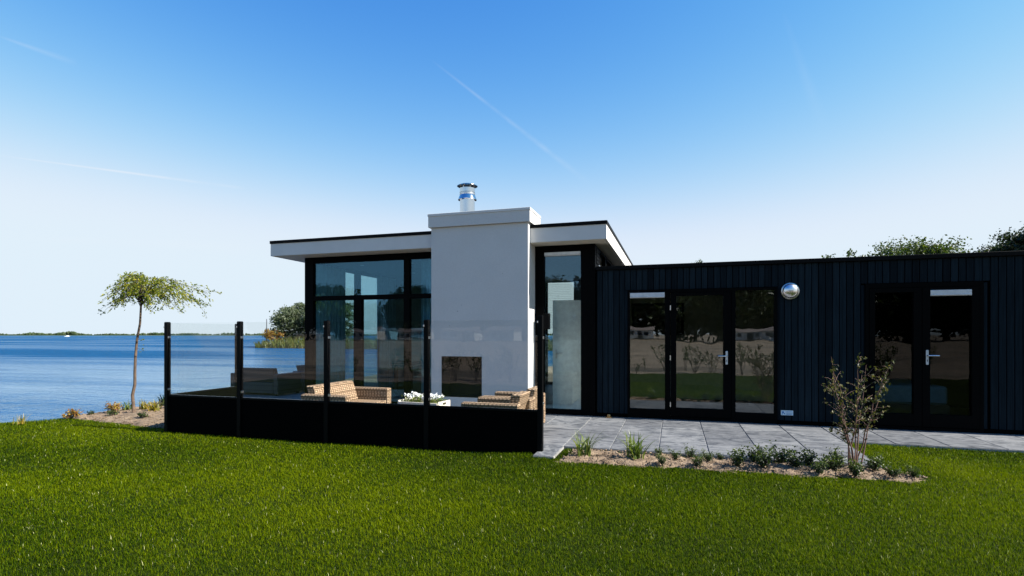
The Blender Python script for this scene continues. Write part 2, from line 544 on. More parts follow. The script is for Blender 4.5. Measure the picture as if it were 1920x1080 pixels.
def leaves_me(name, C, size, tint, aspect=.5, direction=None, flat=0.0, rg=rng):
    """folded rhombic leaves at centres C"""
    n = len(C); C = np.asarray(C, float)
    d = unit(rg.normal(size=(n, 3))) if direction is None else unit(np.asarray(direction) + rg.normal(scale=.45, size=(n, 3)))
    nn = rg.normal(size=(n, 3)); nn[:, 2] += flat
    s = unit(np.cross(d, nn)); up = unit(np.cross(s, d))
    L = (np.asarray(size) * np.ones(n))[:, None]; W = L * aspect
    a = C - d * L * .5; e = C + d * L * .5 - up * L * .08
    m1 = C + s * W * .5 + up * L * .10 - d * L * .05; m2 = C - s * W * .5 + up * L * .10 - d * L * .05
    V = np.stack([a, m1, e, m2], 1).reshape(-1, 3)
    i = np.arange(n)[:, None] * 4
    tri = np.concatenate([i + np.array([[0, 1, 2]]), i + np.array([[0, 2, 3]])])
    return mesh_np(name, V, [tri], tint=np.repeat(tint, 4))


def blades_me(name, base, height, width, lean, az, tint, segs=3):
    """curved strap leaves; arrays of length n, base (n,3)"""
    n = len(base)
    t = np.linspace(0, 1, segs + 1)
    ca, sa = np.cos(az), np.sin(az)
    out = np.stack([ca, sa, 0 * ca], 1); side = np.stack([-sa, ca, 0 * ca], 1)
    V = []
    for j, tj in enumerate(t):
        p = base + out * (lean * height * tj ** 1.8)[:, None]
        p[:, 2] += height * (tj - .55 * np.clip(lean, 0, 1.6) * tj ** 2.6 * .6)
        w = width * (1 - tj ** 2.2) * .5
        if j < segs: V += [p - side * w[:, None], p + side * w[:, None]]
        else: V += [p]
    k_ = 2 * segs + 1
    VV = np.stack(V, 1).reshape(-1, 3)
    i = np.arange(n)[:, None] * k_
    quads = np.concatenate([i + np.array([[2 * j, 2 * j + 1, 2 * j + 3, 2 * j + 2]]) for j in range(segs - 1)]) if segs > 1 else None
    tri = i + np.array([[2 * segs - 2, 2 * segs - 1, 2 * segs]])
    polys = [quads, tri] if quads is not None else [tri]
    return mesh_np(name, VV, polys, tint=np.repeat(tint, k_))


# ------------------------------------------------------------------ terrain


def crest(Y):
    return np.interp(Y, [-4000, -60, 0, 5, 6, 6.6, 7.2, 8.3, 9.2, 20, 60, 4000],
                     [-4800, -90, -13, -11.4, -10.75, -10.3, -10.1, -10.25, -10.9, -10.9, 30, 3600])


def H(X, Y):
    """height of the natural ground"""
    X = np.asarray(X, float); Y = np.asarray(Y, float)
    z = np.full(np.broadcast(X, Y).shape, -.085)
    z = z + .085 * np.exp(-((X + 9.0) / 1.1) ** 2 - ((Y - 7.5) / .75) ** 2)
    tt = np.clip((X + 2.6) / 1.2, 0, 1) * np.clip((Y - 3.0) / 2.5, 0, 1); z = z + .042 * tt * tt * (3 - 2 * tt)
    z = z + .008 * np.sin(X * .9 + .4) * np.sin(Y * .8)
    d = np.clip((crest(Y) - X) / 1.7, 0, 1)
    return z - 1.5 * d * d * (3 - 2 * d)


def axis_coords(lo, hi, step, far):
    g = [step * 1.5]
    while sum(g) < far: g.append(g[-1] * 1.35)
    s = np.cumsum(g)
    return np.concatenate((lo - s[::-1], np.arange(lo, hi + 1e-6, step), hi + s))


def grid_me(name, xs, ys, zf, smooth=True, mask=None):
    X, Y = np.meshgrid(xs, ys); Z = zf(X, Y)
    V = np.stack([X, Y, Z], -1).reshape(-1, 3)
    nx, ny = len(xs), len(ys)
    i, j = np.meshgrid(np.arange(nx - 1), np.arange(ny - 1))
    q = (j * nx + i).ravel()
    Q = np.stack([q, q + 1, q + nx + 1, q + nx], 1)
    if mask is not None:
        cx = V[Q][:, :, 0].mean(1); cy = V[Q][:, :, 1].mean(1)
        Q = Q[mask(cx, cy)]
        used, inv = np.unique(Q, return_inverse=True); V = V[used]; Q = inv.reshape(-1, 4)
    return mesh_np(name, V, [Q], smooth=smooth)


def inside(poly):
    P = np.array(poly)
    def f(x, y):
        r = np.zeros(np.shape(x), bool); j = len(P) - 1
        for i in range(len(P)):
            xi, yi = P[i]; xj, yj = P[j]
            c = ((yi > y) != (yj > y)) & (x < (xj - xi) * (y - yi) / (yj - yi + 1e-12) + xi)
            r ^= c; j = i
        return r
    return f


props(add('ground', grid_me('ground', axis_coords(-16, 12, .35, 4000), axis_coords(-4, 24, .35, 4000), lambda X, Y: H(X, Y) - .02), 'sand'), kind='structure')
props(add('water', mesh_np('water', [(-6000, -6000, 0), (6000, -6000, 0), (6000, 6000, 0), (-6000, 6000, 0)], [np.array([[0, 1, 2, 3]])]), 'water', loc=(0, 0, -.6)), kind='structure')
props(add('lawn', grid_me('lawn', np.arange(-13, 13.01, .2), np.arange(-2.6, 9.3, .2), lambda X, Y: H(X, Y) + .004,
          mask=lambda x, y: x > crest(y) - .6), 'turf'), kind='structure')

LEFT_BED = [(-7.46, 6.40), (-8.0, 6.44), (-9.0, 6.52), (-9.7, 6.62), (-10.35, 6.75), (-10.6, 7.6), (-10.8, 8.4), (-7.46, 8.4)]
FRONT_BED = [(-1.24, 5.90), (-.5, 5.97), (.6, 6.06), (1.6, 6.10), (2.25, 6.14), (2.46, 6.30), (2.14, 6.60), (-1.2, 6.60)]


def edge_dist(poly, X, Y):
    """signed distance to a polygon's edge, positive inside"""
    P = np.array(poly, float); D = np.full(np.shape(X), 1e9)
    for i in range(len(P)):
        a_, b_ = P[i - 1], P[i]; e_ = b_ - a_
        t_ = np.clip(((X - a_[0]) * e_[0] + (Y - a_[1]) * e_[1]) / (e_ @ e_), 0, 1)
        D = np.minimum(D, np.hypot(X - a_[0] - t_ * e_[0], Y - a_[1] - t_ * e_[1]))
    return np.where(inside(poly)(X, Y), D, -D)


def soil_patch(name, poly, res, amp, lift, label=None):
    """a dug bed: its rim dips under the turf, its surface is lumpy"""
    P = np.array(poly)
    xs = np.arange(P[:, 0].min() - .12, P[:, 0].max() + .12, res); ys = np.arange(P[:, 1].min() - .12, P[:, 1].max() + .12, res)
    rr = np.random.default_rng(5)
    N = rr.normal(size=(len(ys), len(xs)))
    N = (N + np.roll(N, 1, 0) + np.roll(N, 1, 1) + np.roll(N, -1, 0)) / 2
    W_ = lambda X, Y: .035 * np.sin(X * 7 + 2 * np.sin(Y * 5)) + .02 * np.sin(X * 19 + Y * 11)
    def zf(X, Y):
        d_ = edge_dist(poly, X, Y) + W_(X, Y)
        return H(X, Y) + np.clip(d_ / .09, -.35, 1) * lift + amp * N
    me = grid_me(name, xs, ys, zf, mask=lambda x, y: edge_dist(poly, x, y) > -.10)
    return props(add(name, me, 'soil'), kind='structure')


soil_patch('soil_bed', LEFT_BED, .05, .008, .030)
soil_patch('soil_bed', FRONT_BED, .03, .009, .030)


def clods(name, poly, n, smin, smax, mat='soil'):
    P = np.array(poly); f = inside(poly)
    pts = np.column_stack([rng.uniform(P[:, 0].min(), P[:, 0].max(), n * 3), rng.uniform(P[:, 1].min(), P[:, 1].max(), n * 3)])
    pts = pts[f(pts[:, 0], pts[:, 1])][:n]
    base = np.array([(1, 0, 0), (-1, 0, 0), (0, 1, 0), (0, -1, 0), (0, 0, 1), (0, 0, -1)], float)
    tri = np.array([(0, 2, 4), (2, 1, 4), (1, 3, 4), (3, 0, 4), (2, 0, 5), (1, 2, 5), (3, 1, 5), (0, 3, 5)])
    m = len(pts); s = rng.uniform(smin, smax, (m, 1, 1)) * rng.uniform(.6, 1.3, (m, 6, 1))
    V = base[None] * s * np.array([1, 1, .75]); th = rng.uniform(0, 6.28, m)
    c_, s_ = np.cos(th)[:, None], np.sin(th)[:, None]
    V = np.stack([V[:, :, 0] * c_ - V[:, :, 1] * s_, V[:, :, 0] * s_ + V[:, :, 1] * c_, V[:, :, 2]], -1)
    V[:, :, 0] += pts[:, :1]; V[:, :, 1] += pts[:, 1:]; V[:, :, 2] += (H(pts[:, 0], pts[:, 1]) + .034)[:, None]
    F = (np.arange(m)[:, None, None] * 6 + tri[None]).reshape(-1, 3)
    props(add(name, mesh_np(name, V.reshape(-1, 3), [F]), mat), 'crumbly brown soil clods scattered over a planting bed', 'soil', kind='stuff')


clods('soil_clods', LEFT_BED, 900, .006, .022)
clods('soil_clods', FRONT_BED, 1300, .005, .018)

# ------------------------------------------------------------------ paving
paving = boxes('paving', [(-7.40, -1.575, 6.30, 9.225, -.11, -.010), (-1.575, -1.33, 6.02, 9.225, -.11, -.0102), (-1.33, 2.135, 6.625, 9.225, -.11, -.010), (2.135, 7.5, 8.02, 9.225, -.11, -.010), (-10.4, -7.40, 8.42, 12.6, -.11, -.010)], 'mortar')
props(paving, kind='structure')
TILE = .594
tile_me = boxes_me('paving_tile', [(-TILE / 2 + .005, TILE / 2 - .005, -TILE / 2 + .005, TILE / 2 - .005, -.045, 0)], .004)


def tile(x, y, sx=1.0, sy=1.0):
    o = add('paving_tile', tile_me, 'paving_slab', paving, (x, y, random.uniform(-.0015, .0015)))
    o.rotation_euler = (random.uniform(-.0025, .0025), random.uniform(-.0025, .0025), random.choice((0, math.pi)) if sx == sy == 1 else 0)
    o.scale = (sx, sy, 1)


x0 = -1.335
for i in range(-10, 6):
    for j in range(-1, 5):
        if j < 0 and (i >= 0): continue
        if j < 0:
            if i < -1:
                tile(x0 + (i + .5) * .6, 6.462, 1.0, .322 / TILE)
            else:
                tile(-1.456, 6.322, .24 / TILE, .6 / TILE); tile(-1.757, 6.462, .352 / TILE, .322 / TILE)
            continue
        yy = 6.625 + (j + .5) * .6
        top = min(6.625 + (j + 1) * .6, 9.222)
        sy = (top - (6.625 + j * .6)) / TILE
        tile(x0 + (i + .5) * .578 if i >= 0 else x0 + (i + .5) * .6, (top + 6.625 + j * .6) / 2, .578 / TILE if i >= 0 else 1.0, sy)
for i in range(9):
    for j in range(2):
        tile(2.135 + (i + .5) * .594, 8.02 + (j + .5) * .6)
for i in range(5):
    for j in range(7):
        tile(-10.4 + (i + .5) * .6, 8.42 + (j + .5) * .597)

# ------------------------------------------------------------------ lawn grass (one mass)


def grass_points():
    out = []
    s, c = math.sin(YAW), math.cos(YAW)
    bed1, bed2 = inside(LEFT_BED), inside(FRONT_BED)
    def ok(x, y):
        m = (x > crest(y) - .15) & (y > -2.6) & (x < 12.5)
        m &= ~bed1(x, y) & ~bed2(x, y)
        m &= ~((x > -7.36) & (x < -1.56) & (y > 6.24))                  # terrace behind the screen
        m &= ~((x > -1.62) & (x < -1.30) & (y > 6.02)) & ~((x > -1.35) & (x < 2.15) & (y > 6.62)) & ~((x >= 2.12) & (y > 8.02))
        m &= ~((x < -7.36) & (y > 8.3))
        return m
    for d0, d1, dens in ((1.6, 2.8, 6500), (2.8, 3.6, 15500), (3.6, 4.6, 12500), (4.6, 5.8, 9000), (5.8, 7.2, 6200), (7.2, 9.0, 4300), (9.0, 11.5, 2300)):
        area = 1.2 * (d1 * d1 - d0 * d0)
        n = int(area * dens)
        d = np.sqrt(rng.uniform(d0 * d0, d1 * d1, n)); u = rng.uniform(-1.2, 1.2, n)
        x, y = d * (u * c - s), d * (u * s + c)
        m = ok(x, y)
        out.append(np.stack([x[m], y[m], d[m]], 1))
    x, y = rng.uniform(-13, 12.5, 60000), rng.uniform(-2.6, 9, 60000)
    dd = -x * s + y * c; uu = (x * c + y * s) / np.where(np.abs(dd) < .01, .01, dd)
    m = ok(x, y) & ~((dd > 1.6) & (np.abs(uu) < 1.2))
    out.append(np.stack([x[m], y[m], np.full(m.sum(), 7.)], 1))
    return np.concatenate(out)


gp = grass_points()
n = len(gp)
patch = np.sin(gp[:, 0] * 1.7 + 1.3 * np.sin(gp[:, 1] * 1.1)) * np.sin(gp[:, 1] * 2.1 + .8 * np.sin(gp[:, 0] * .9)) * .5 + .3 * np.sin(gp[:, 0] * 5.1 + gp[:, 1] * 3.3) * np.sin(gp[:, 1] * 6.3 - gp[:, 0] * 2.0)
gh = rng.uniform(.018, .038, n) * (1 + .25 * patch) + .010 * (rng.random(n) < .02)
gw = rng.uniform(.0022, .0043, n) * np.clip(gp[:, 2] / 3.6, .9, 2.1)
broad = np.sin(gp[:, 0] * .55 + .9 * np.sin(gp[:, 1] * .7)) * np.sin(gp[:, 1] * 1.25 + 1.1 * np.sin(gp[:, 0] * .45 + 1))
worn = .45 * np.exp(-((gp[:, 0] - 2.75 - .25 * (7.2 - gp[:, 1])) / .38) ** 2) * np.exp(-((gp[:, 1] - 6.9) / .8) ** 2)
gt = np.clip(.40 + .16 * patch + .20 * broad + worn + rng.normal(scale=.26, size=n), 0, .665)
gt[rng.random(n) < .006] = 1.0  # a few blades take the palest stop: sun sparkle painted as colour
gbase = np.stack([gp[:, 0], gp[:, 1], H(gp[:, 0], gp[:, 1]) + .002], 1)
props(add('grass', blades_me('grass', gbase, gh, gw, np.abs(rng.normal(.45, .4, n)), rng.uniform(0, 6.283, n), gt, segs=2), 'grass'),
      'short mown green lawn grass in front of the house', 'grass', kind='stuff')

# ------------------------------------------------------------------ glass pavilion with chimney
pav = props(empty('pavilion', (-4.3, 9.23, 0)), 'white flat-roofed glass pavilion with stucco chimney, joined to the dark annex', 'house')
PO = Vector((4.3, -9.23, 0))


def P_(o):                       # keep world coordinates for parts of the pavilion
    o.location = PO; return o


def sub(o, parent):              # sub-part: parent already offset
    o.parent = parent; return o


roof = P_(box('roof', (-7.79, -1.07, 8.88, 15.0, 2.99, 3.235), 'fascia_white', pav))
sub(boxes('edge_trim', [(-7.805, -1.055, 8.865, 15.015, 3.235, 3.295)], 'black_metal', None, .004), roof)
sub(boxes('soffit', [(-7.75, -1.11, 8.92, 14.96, 2.982, 2.9895)], 'soffit_cream'), roof)

# chimney breast with fireplace recess
cx0, cx1, cy0, cy1, cz = -4.18, -2.378, 8.76, 9.42, 3.32
fx0, fx1, fz0, fz1, fd = -3.977, -3.216, .30, 1.02, .38
bm = bmesh.new()
xs_, zs_ = [cx0, fx0, fx1, cx1], [0, fz0, fz1, cz]
def q(*pts): bm.faces.new([bm.verts.new(p) for p in pts])
for i in range(3):
    for j in range(3):
        if i == 1 and j == 1: continue
        q((xs_[i], cy0, zs_[j]), (xs_[i + 1], cy0, zs_[j]), (xs_[i + 1], cy0, zs_[j + 1]), (xs_[i], cy0, zs_[j + 1]))
q((cx0, cy0, 0), (cx0, cy0, cz), (cx0, cy1, cz), (cx0, cy1, 0)); q((cx1, cy0, 0), (cx1, cy1, 0), (cx1, cy1, cz), (cx1, cy0, cz))
q((cx0, cy1, 0), (cx0, cy1, cz), (cx1, cy1, cz), (cx1, cy1, 0)); q((cx0, cy0, cz), (cx1, cy0, cz), (cx1, cy1, cz), (cx0, cy1, cz))
bmesh.ops.remove_doubles(bm, verts=bm.verts, dist=1e-5); bmesh.ops.recalc_face_normals(bm, faces=bm.faces[:])
me = bpy.data.meshes.new('chimney_breast'); bm.to_mesh(me); bm.free()
chim = P_(add('chimney_breast', me, 'stucco', pav))
e = .012
bm = bmesh.new()
q((fx0, cy0 + e, fz0), (fx0, cy0 + e, fz1), (fx0, cy0 + fd, fz1), (fx0, cy0 + fd, fz0)); q((fx1, cy0 + e, fz0), (fx1, cy0 + fd, fz0), (fx1, cy0 + fd, fz1), (fx1, cy0 + e, fz1))
q((fx0, cy0 + e, fz0), (fx0, cy0 + fd, fz0), (fx1, cy0 + fd, fz0), (fx1, cy0 + e, fz0)); q((fx0, cy0 + e, fz1), (fx1, cy0 + e, fz1), (fx1, cy0 + fd, fz1), (fx0, cy0 + fd, fz1))
q((fx0, cy0 + fd, fz0), (fx0, cy0 + fd, fz1), (fx1, cy0 + fd, fz1), (fx1, cy0 + fd, fz0))
me = bpy.data.meshes.new('fireplace'); bm.to_mesh(me); bm.free()
sub(add('fireplace', me, 'firebox'), chim)
sub(boxes('fireplace_rim', [(fx0 - .001, fx0 + .012, cy0 - .004, cy0 + .05, fz0, fz1), (fx1 - .012, fx1 + .001, cy0 - .004, cy0 + .05, fz0, fz1),
                            (fx0 + .013, fx1 - .013, cy0 - .003, cy0 + .05, fz1 - .012, fz1), (fx0 + .013, fx1 - .013, cy0 - .003, cy0 + .05, fz0, fz0 + .012)], 'black_metal'), chim)
cap = P_(box('chimney_cap', (-4.222, -2.336, 8.718, 9.462, 3.325, 3.52), 'stucco', pav))
sub(box('cap_trim', (-4.232, -2.326, 8.708, 9.472, 3.52, 3.565), 'fascia_white', None, .003), cap)

# stainless flue
flue = P_(add('flue_pipe', None, None, pav)) if False else add('flue_pipe', lathe_me('flue_pipe', [(0, 0), (.137, 0), (.137, .40), (.130, .405), (.130, .47)]), 'steel', pav, PO + Vector((-3.62, 9.1, 3.56)))
sub(add('storm_collar', lathe_me('storm_collar', [(.138, .335), (.168, .305), (.172, .307), (.150, .37), (.137, .395)]), 'steel'), flue)
sub(add('flue_band', lathe_me('flue_band', [(.137, .40), (.142, .405), (.142, .425), (.131, .43)]), 'satin_steel'), flue)
sub(add('cowl_drum', lathe_me('cowl_drum', [(.125, .435), (.140, .44), (.140, .515), (.134, .52), (.1, .52)]), 'steel'), flue)
sub(add('rain_hat', lathe_me('rain_hat', [(0, .60), (.13, .588), (.188, .562), (.189, .558), (.13, .575), (0, .58)]), 'steel'), flue)
for t_ in range(6):
    ang = t_ * math.pi / 3 + .3
    x, y = .122 * math.cos(ang), .122 * math.sin(ang)
    sub(box('cowl_strut', (x - .009, x + .009, y - .004, y + .004, .52, .585), 'satin_steel'), flue)

# front glazing, left of the chimney
Y0, Y1 = 9.235, 9.325
gf = P_(boxes('window_frame', [(-7.25, -7.05, Y0 - .004, Y1, 0, 2.978), (-7.05, -4.18, Y0, Y1, 2.86, 2.978), (-7.05, -4.18, Y0, Y1, 2.10, 2.19),
        (-4.99, -4.87, Y0 - .002, Y1 - .002, .10, 2.10), (-4.99, -4.87, Y0 - .002, Y1 - .002, 2.19, 2.86), (-6.10, -5.92, Y0 - .002, Y1 - .002, .10, 2.10),
        (-4.25, -4.18, Y0 - .002, Y1 - .002, .10, 2.10), (-7.05, -4.18, Y0, Y1, 0, .10)], 'black_frame', pav))


def pane(x0, x1, z0, z1, parent, y=9.275, mat='coated_glass', t=.012):
    return sub(box('pane', (x0, x1, y, y + t, z0, z1), mat), parent)


for a in ((-7.05, -4.99, 2.19, 2.86), (-4.87, -4.18, 2.19, 2.86), (-7.05, -6.10, .10, 2.10), (-5.92, -4.99, .10, 2.10), (-4.87, -4.25, .10, 2.10)):
    pane(*a, gf)
# front glazing, right of the chimney
gr = P_(boxes('window_frame', [(-2.376, -2.21, Y0, Y1, 0, 2.978), (-1.554, -1.305, Y0 - .004, Y1 - .002, 0, 2.978), (-2.21, -1.554, Y0, Y1, 2.862, 2.978), (-2.21, -1.554, Y0, Y1, 0, .09)], 'black_frame', pav))
pane(-2.21, -1.554, .09, 2.795, gr, mat='clear_glass')
sub(boxes('ventilation_grille', [(-2.205, -1.56, 9.225, 9.30, 2.797, 2.86), (-2.205, -1.56, 9.215, 9.224, 2.805, 2.812)], 'vent_grey', None, .003), gr)
# left side wall: tall glazing then solid wall
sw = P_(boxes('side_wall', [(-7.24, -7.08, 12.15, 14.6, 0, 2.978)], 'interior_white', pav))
sg = P_(boxes('window_frame', [(-7.24, -7.14, 9.33, 12.15, 2.84, 2.978), (-7.24, -7.14, 10.98, 11.12, .06, 2.84), (-7.24, -7.14, 9.33, 12.15, 0, .06), (-7.24, -7.14, 12.07, 12.15, .06, 2.84)], 'black_frame', pav))
for ya, yb in ((9.33, 10.98), (11.12, 12.07)):
    sub(box('pane', (-7.20, -7.188, ya, yb, .06, 2.84), 'window_glass'), sg)
# back wall with two tall windows
for xa, xb in ((-7.24, -6.3), (-4.9, -3.45), (-2.62, -1.31)):
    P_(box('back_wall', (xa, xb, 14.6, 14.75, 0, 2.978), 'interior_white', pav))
bg = P_(boxes('window_frame', [(-6.3, -4.9, 14.62, 14.72, 2.80, 2.978), (-6.3, -4.9, 14.62, 14.72, 0, .08), (-5.65, -5.55, 14.62, 14.72, .08, 2.80)], 'black_frame', pav))
bg2 = P_(boxes('window_frame', [(-3.45, -2.62, 14.62, 14.72, 2.88, 2.978), (-3.45, -2.62, 14.62, 14.72, 0, .08), (-3.45, -3.41, 14.62, 14.72, .08, 2.88), (-2.66, -2.62, 14.62, 14.72, .08, 2.88)], 'black_frame', pav))
for xa, xb, zb, fr_ in ((-6.3, -5.65, 2.80, bg), (-5.55, -4.9, 2.80, bg), (-3.41, -2.66, 2.88, bg2)):
    sub(box('pane', (xa, xb, 14.66, 14.672, .08, zb), 'window_glass'), fr_)
# right side wall and its clerestory strip above the annex roof
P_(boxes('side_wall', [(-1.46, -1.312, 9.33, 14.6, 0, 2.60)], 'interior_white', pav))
cg = P_(boxes('clerestory_frame', [(-1.41, -1.312, 9.33, 14.6, 2.93, 2.978), (-1.41, -1.312, 9.33, 14.6, 2.60, 2.66), (-1.41, -1.308, 9.331, 9.72, 2.66, 2.93)] +
               [(-1.41, -1.31, yy, yy + .07, 2.66, 2.93) for yy in (10.7, 11.7, 12.7, 13.7, 14.52)], 'black_frame', pav))
for ya, yb in ((9.72, 10.7), (10.77, 11.7), (11.77, 12.7), (12.77, 13.7), (13.77, 14.52)):
    sub(box('pane', (-1.36, -1.35, ya, yb, 2.66, 2.93), 'window_glass'), cg)
for kk in range(4):
    sub(box('slat', (-1.308, -1.296, 9.34, 9.72, 2.665 + kk * .066, 2.715 + kk * .066), 'black_frame'), cg)
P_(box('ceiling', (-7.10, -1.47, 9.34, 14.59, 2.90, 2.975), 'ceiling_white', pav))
P_(box('floor', (-7.12, -1.32, 9.335, 14.59, -.10, .012), 'floor_dark', pav))
for sx, sy in ((-6.4, 10.0), (-5.2, 10.0), (-4.5, 10.1), (-6.0, 11.6), (-4.2, 11.6)):
    add('ceiling_spotlight', lathe_me('ceiling_spotlight', [(0, 0), (.04, 0), (.045, .01), (.045, .02)], 16), 'satin_steel', pav, PO + Vector((sx, sy, 2.885)))


def curtain(loc, length, height, rz, label, waves=9, amp=.04):
    nseg = 120; t = np.linspace(0, 1, nseg)
    x = t * length; y = amp * np.sin(t * waves * 2 * np.pi) + .012 * np.sin(t * 41)
    gather = [1.0, 1.0, 1.0, 1.0]
    V = []
    for zz in np.linspace(.03, height, 4):
        V.append(np.stack([x, y * (.75 + .25 * zz / height), np.full(nseg, zz)], 1))
    V = np.concatenate(V); V2 = V.copy(); V2[:, 1] += .003
    i, j = np.meshgrid(np.arange(nseg - 1), np.arange(3)); qd = (j * nseg + i).ravel()
    Q = np.stack([qd, qd + 1, qd + nseg + 1, qd + nseg], 1)
    o = add('curtain', mesh_np('curtain', np.concatenate([V, V2]), [Q, Q[:, ::-1] + len(V)], smooth=True), 'curtain', None, loc, rz)
    return props(o, label, 'curtain')


curtain((-7.07, 9.345, .02), 1.02, 2.84, R(90), 'pale floor-length curtain behind the far left corner glazing')
curtain((-6.98, 11.62, .02), .85, 2.84, R(90), 'pale curtain on the side window beyond the bright panes', 8)
curtain((-4.75, 9.50, .02), .50, 2.84, 0, 'narrow gathered pale curtain beside the white chimney', 5)

# white interior door standing behind the narrow right-hand window
idr = props(empty('interior_door', (-2.14, 9.62, .012)), 'pale interior door behind the tall narrow window right of the chimney', 'door')
box('door_leaf', (0, .83, 0, .04, 0, 2.02), 'door_white', idr, .002)
boxes('door_handle', [(.055, .085, -.012, 0, .96, 1.12), (.062, .078, -.05, -.013, 1.05, 1.066), (.062, .19, -.052, -.038, 1.051, 1.065)], 'satin_steel', idr, .002)
boxes('panel_moulding', [(.14, .70, -.006, -.001, .20, .212), (.14, .70, -.006, -.001, .72, .732), (.14, .152, -.006, -.001, .214, .718), (.688, .70, -.006, -.001, .214, .718)], 'door_white', idr)
# blind on the back window
bl = props(empty('window_blind', (-3.04, 14.55, 1.6)), 'white horizontal slat blind on the far window seen through the narrow window', 'blind')
for kk in range(26):
    o = box('slat', (-.40, .40, -.012, .012, kk * .048, kk * .048 + .003), 'ceiling_white', bl); o.rotation_euler.x = R(12)
box('head_rail', (-.41, .41, -.025, .025, 1.255, 1.285), 'ceiling_white', bl)
# dining table inside, dark against the far windows
dt = props(empty('dining_table', (-5.2, 11.2, .012)), 'dark dining table in the shade behind the big left window', 'table')
box('table_top', (-.95, .95, -.45, .45, .70, .74), 'floor_dark', dt, .004)
for sx in (-.85, .85):
    for sy in (-.36, .36):
        box('leg', (sx - .035, sx + .035, sy - .035, sy + .035, 0, .70), 'floor_dark', dt)
# small outside lamp box on the frame of the narrow window
wb = props(empty('wall_lamp', (-2.15, 9.20, 1.64)), 'slim black box lamp on the frame right of the chimney', 'lamp')
box('housing', (-.055, .055, -.075, .030, -.14, .14), 'black_metal', wb, .004)
box('back_plate', (-.045, .045, .0305, .036, -.11, .11), 'satin_steel', wb)

# ------------------------------------------------------------------ dark annex
ann = props(empty('annex', (3.1, 9.23, 0)), 'low flat-roofed annex clad in dark blue-black vertical boards with two glazed doorways', 'house')
AO = Vector((-3.1, -9.23, 0))


def A_(o):
    o.location = AO; return o


D1 = (-.753, 1.548, 2.152); D2 = (2.751, 4.219, 2.166)
A_(boxes('wall', [(-1.29, D1[0], 9.262, 9.34, 0, 2.51), (D1[1], D2[0], 9.262, 9.34, 0, 2.51), (D2[1], 7.5, 9.262, 9.34, 0, 2.51),
                  (D1[0], D1[1], 9.262, 9.34, D1[2], 2.51), (D2[0], D2[1], 9.262, 9.34, D2[2], 2.51), (7.40, 7.5, 9.345, 13.5, 0, 2.51), (-1.29, 7.39, 13.4, 13.5, 0, 2.51)], 'panel_black', ann))
A_(boxes('roof', [(-1.295, 7.55, 9.20, 13.55, 2.515, 2.578)], 'black_metal', ann, .004))
for xa, xb in ((-1.30, D1[0]), (D1[1], D2[0]), (D2[1], 7.5)):
    A_(box('plinth', (xa, xb, 9.236, 9.26, -.02, .055), 'panel_black', ann))
A_(boxes('interior_wall', [(-1.20, 2.09, 12.2, 12.26, .01, 2.47)], 'interior_beige', ann))
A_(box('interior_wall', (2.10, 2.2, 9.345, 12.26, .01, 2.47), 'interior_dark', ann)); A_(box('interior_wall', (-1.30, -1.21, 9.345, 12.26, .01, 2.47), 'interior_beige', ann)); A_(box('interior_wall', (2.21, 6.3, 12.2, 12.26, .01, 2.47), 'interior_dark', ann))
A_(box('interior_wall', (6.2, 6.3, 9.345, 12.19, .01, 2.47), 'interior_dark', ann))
A_(box('ceiling', (-1.2, 7.3, 9.345, 12.2, 2.475, 2.51), 'ceiling_white', ann))
A_(box('floor', (-1.29, 7.39, 9.30, 13.39, -.08, .012), 'floor_dark', ann))
pitch, bw = .0945, .0845
bmeshes = {}
xx = -1.268
while xx < 7.40:
    spans = [(.06, 2.512)]
    for d in (D1, D2):
        if xx + bw > d[0] - .002 and xx < d[1] + .002: spans = [(d[2] + .006, 2.512)]
    for za, zb in spans:
        key = round(za, 3)
        if key not in bmeshes:
            bmeshes[key] = boxes_me('cladding_board', [(0, bw, 0, .022, za, zb)], .003)
        o = add('cladding_board', bmeshes[key], 'cladding', ann, AO + Vector((xx, 9.236 + random.uniform(-.0022, .0022), 0)))
        if xx < D1[0] < xx + bw or xx < D2[0] < xx + bw:
            lim = D1[0] if xx < D1[0] else D2[0]
    xx += pitch
# narrow full-height make-up boards beside the openings
for xa, xb in ((D1[0] - .047, D1[0] - .004), (D1[1] + .004, D1[1] + .05), (D2[0] - .05, D2[0] - .004), (D2[1] + .004, D2[1] + .05)):
    add('cladding_board', boxes_me('cladding_board', [(xa, xb, 9.2375, 9.26, .06, 2.15)], .002), 'cladding', ann, AO)

FY0, FY1 = 9.214, 9.30
f1 = A_(boxes('door_frame', [(-.753, -.718, FY0, FY1, 0, 2.152), (1.509, 1.548, FY0, FY1, 0, 2.152), (-.718, 1.509, FY0, FY1, 2.112, 2.152), (-.718, -.147, FY0, FY1, 0, .158),
        (-.147, -.062, FY0, FY1, 0, 2.112), (.878, .942, FY0, FY1, 0, 2.112), (.942, 1.509, FY0, FY1, 0, .158), (-.062, .878, FY0, FY1, 0, .05), (-.062, .878, FY0, FY1, 2.098, 2.112)], 'black_frame', ann, .002))
pane(-.718, -.147, .158, 2.018, f1, 9.25, 'window_glass'); pane(.942, 1.509, .158, 2.112, f1, 9.25, 'window_glass')
sub(boxes('ventilation_grille', [(-.714, -.152, 9.208, 9.26, 2.022, 2.108), (-.70, -.165, 9.198, 9.2075, 2.03, 2.045)], 'vent_grey', None, .003), f1)


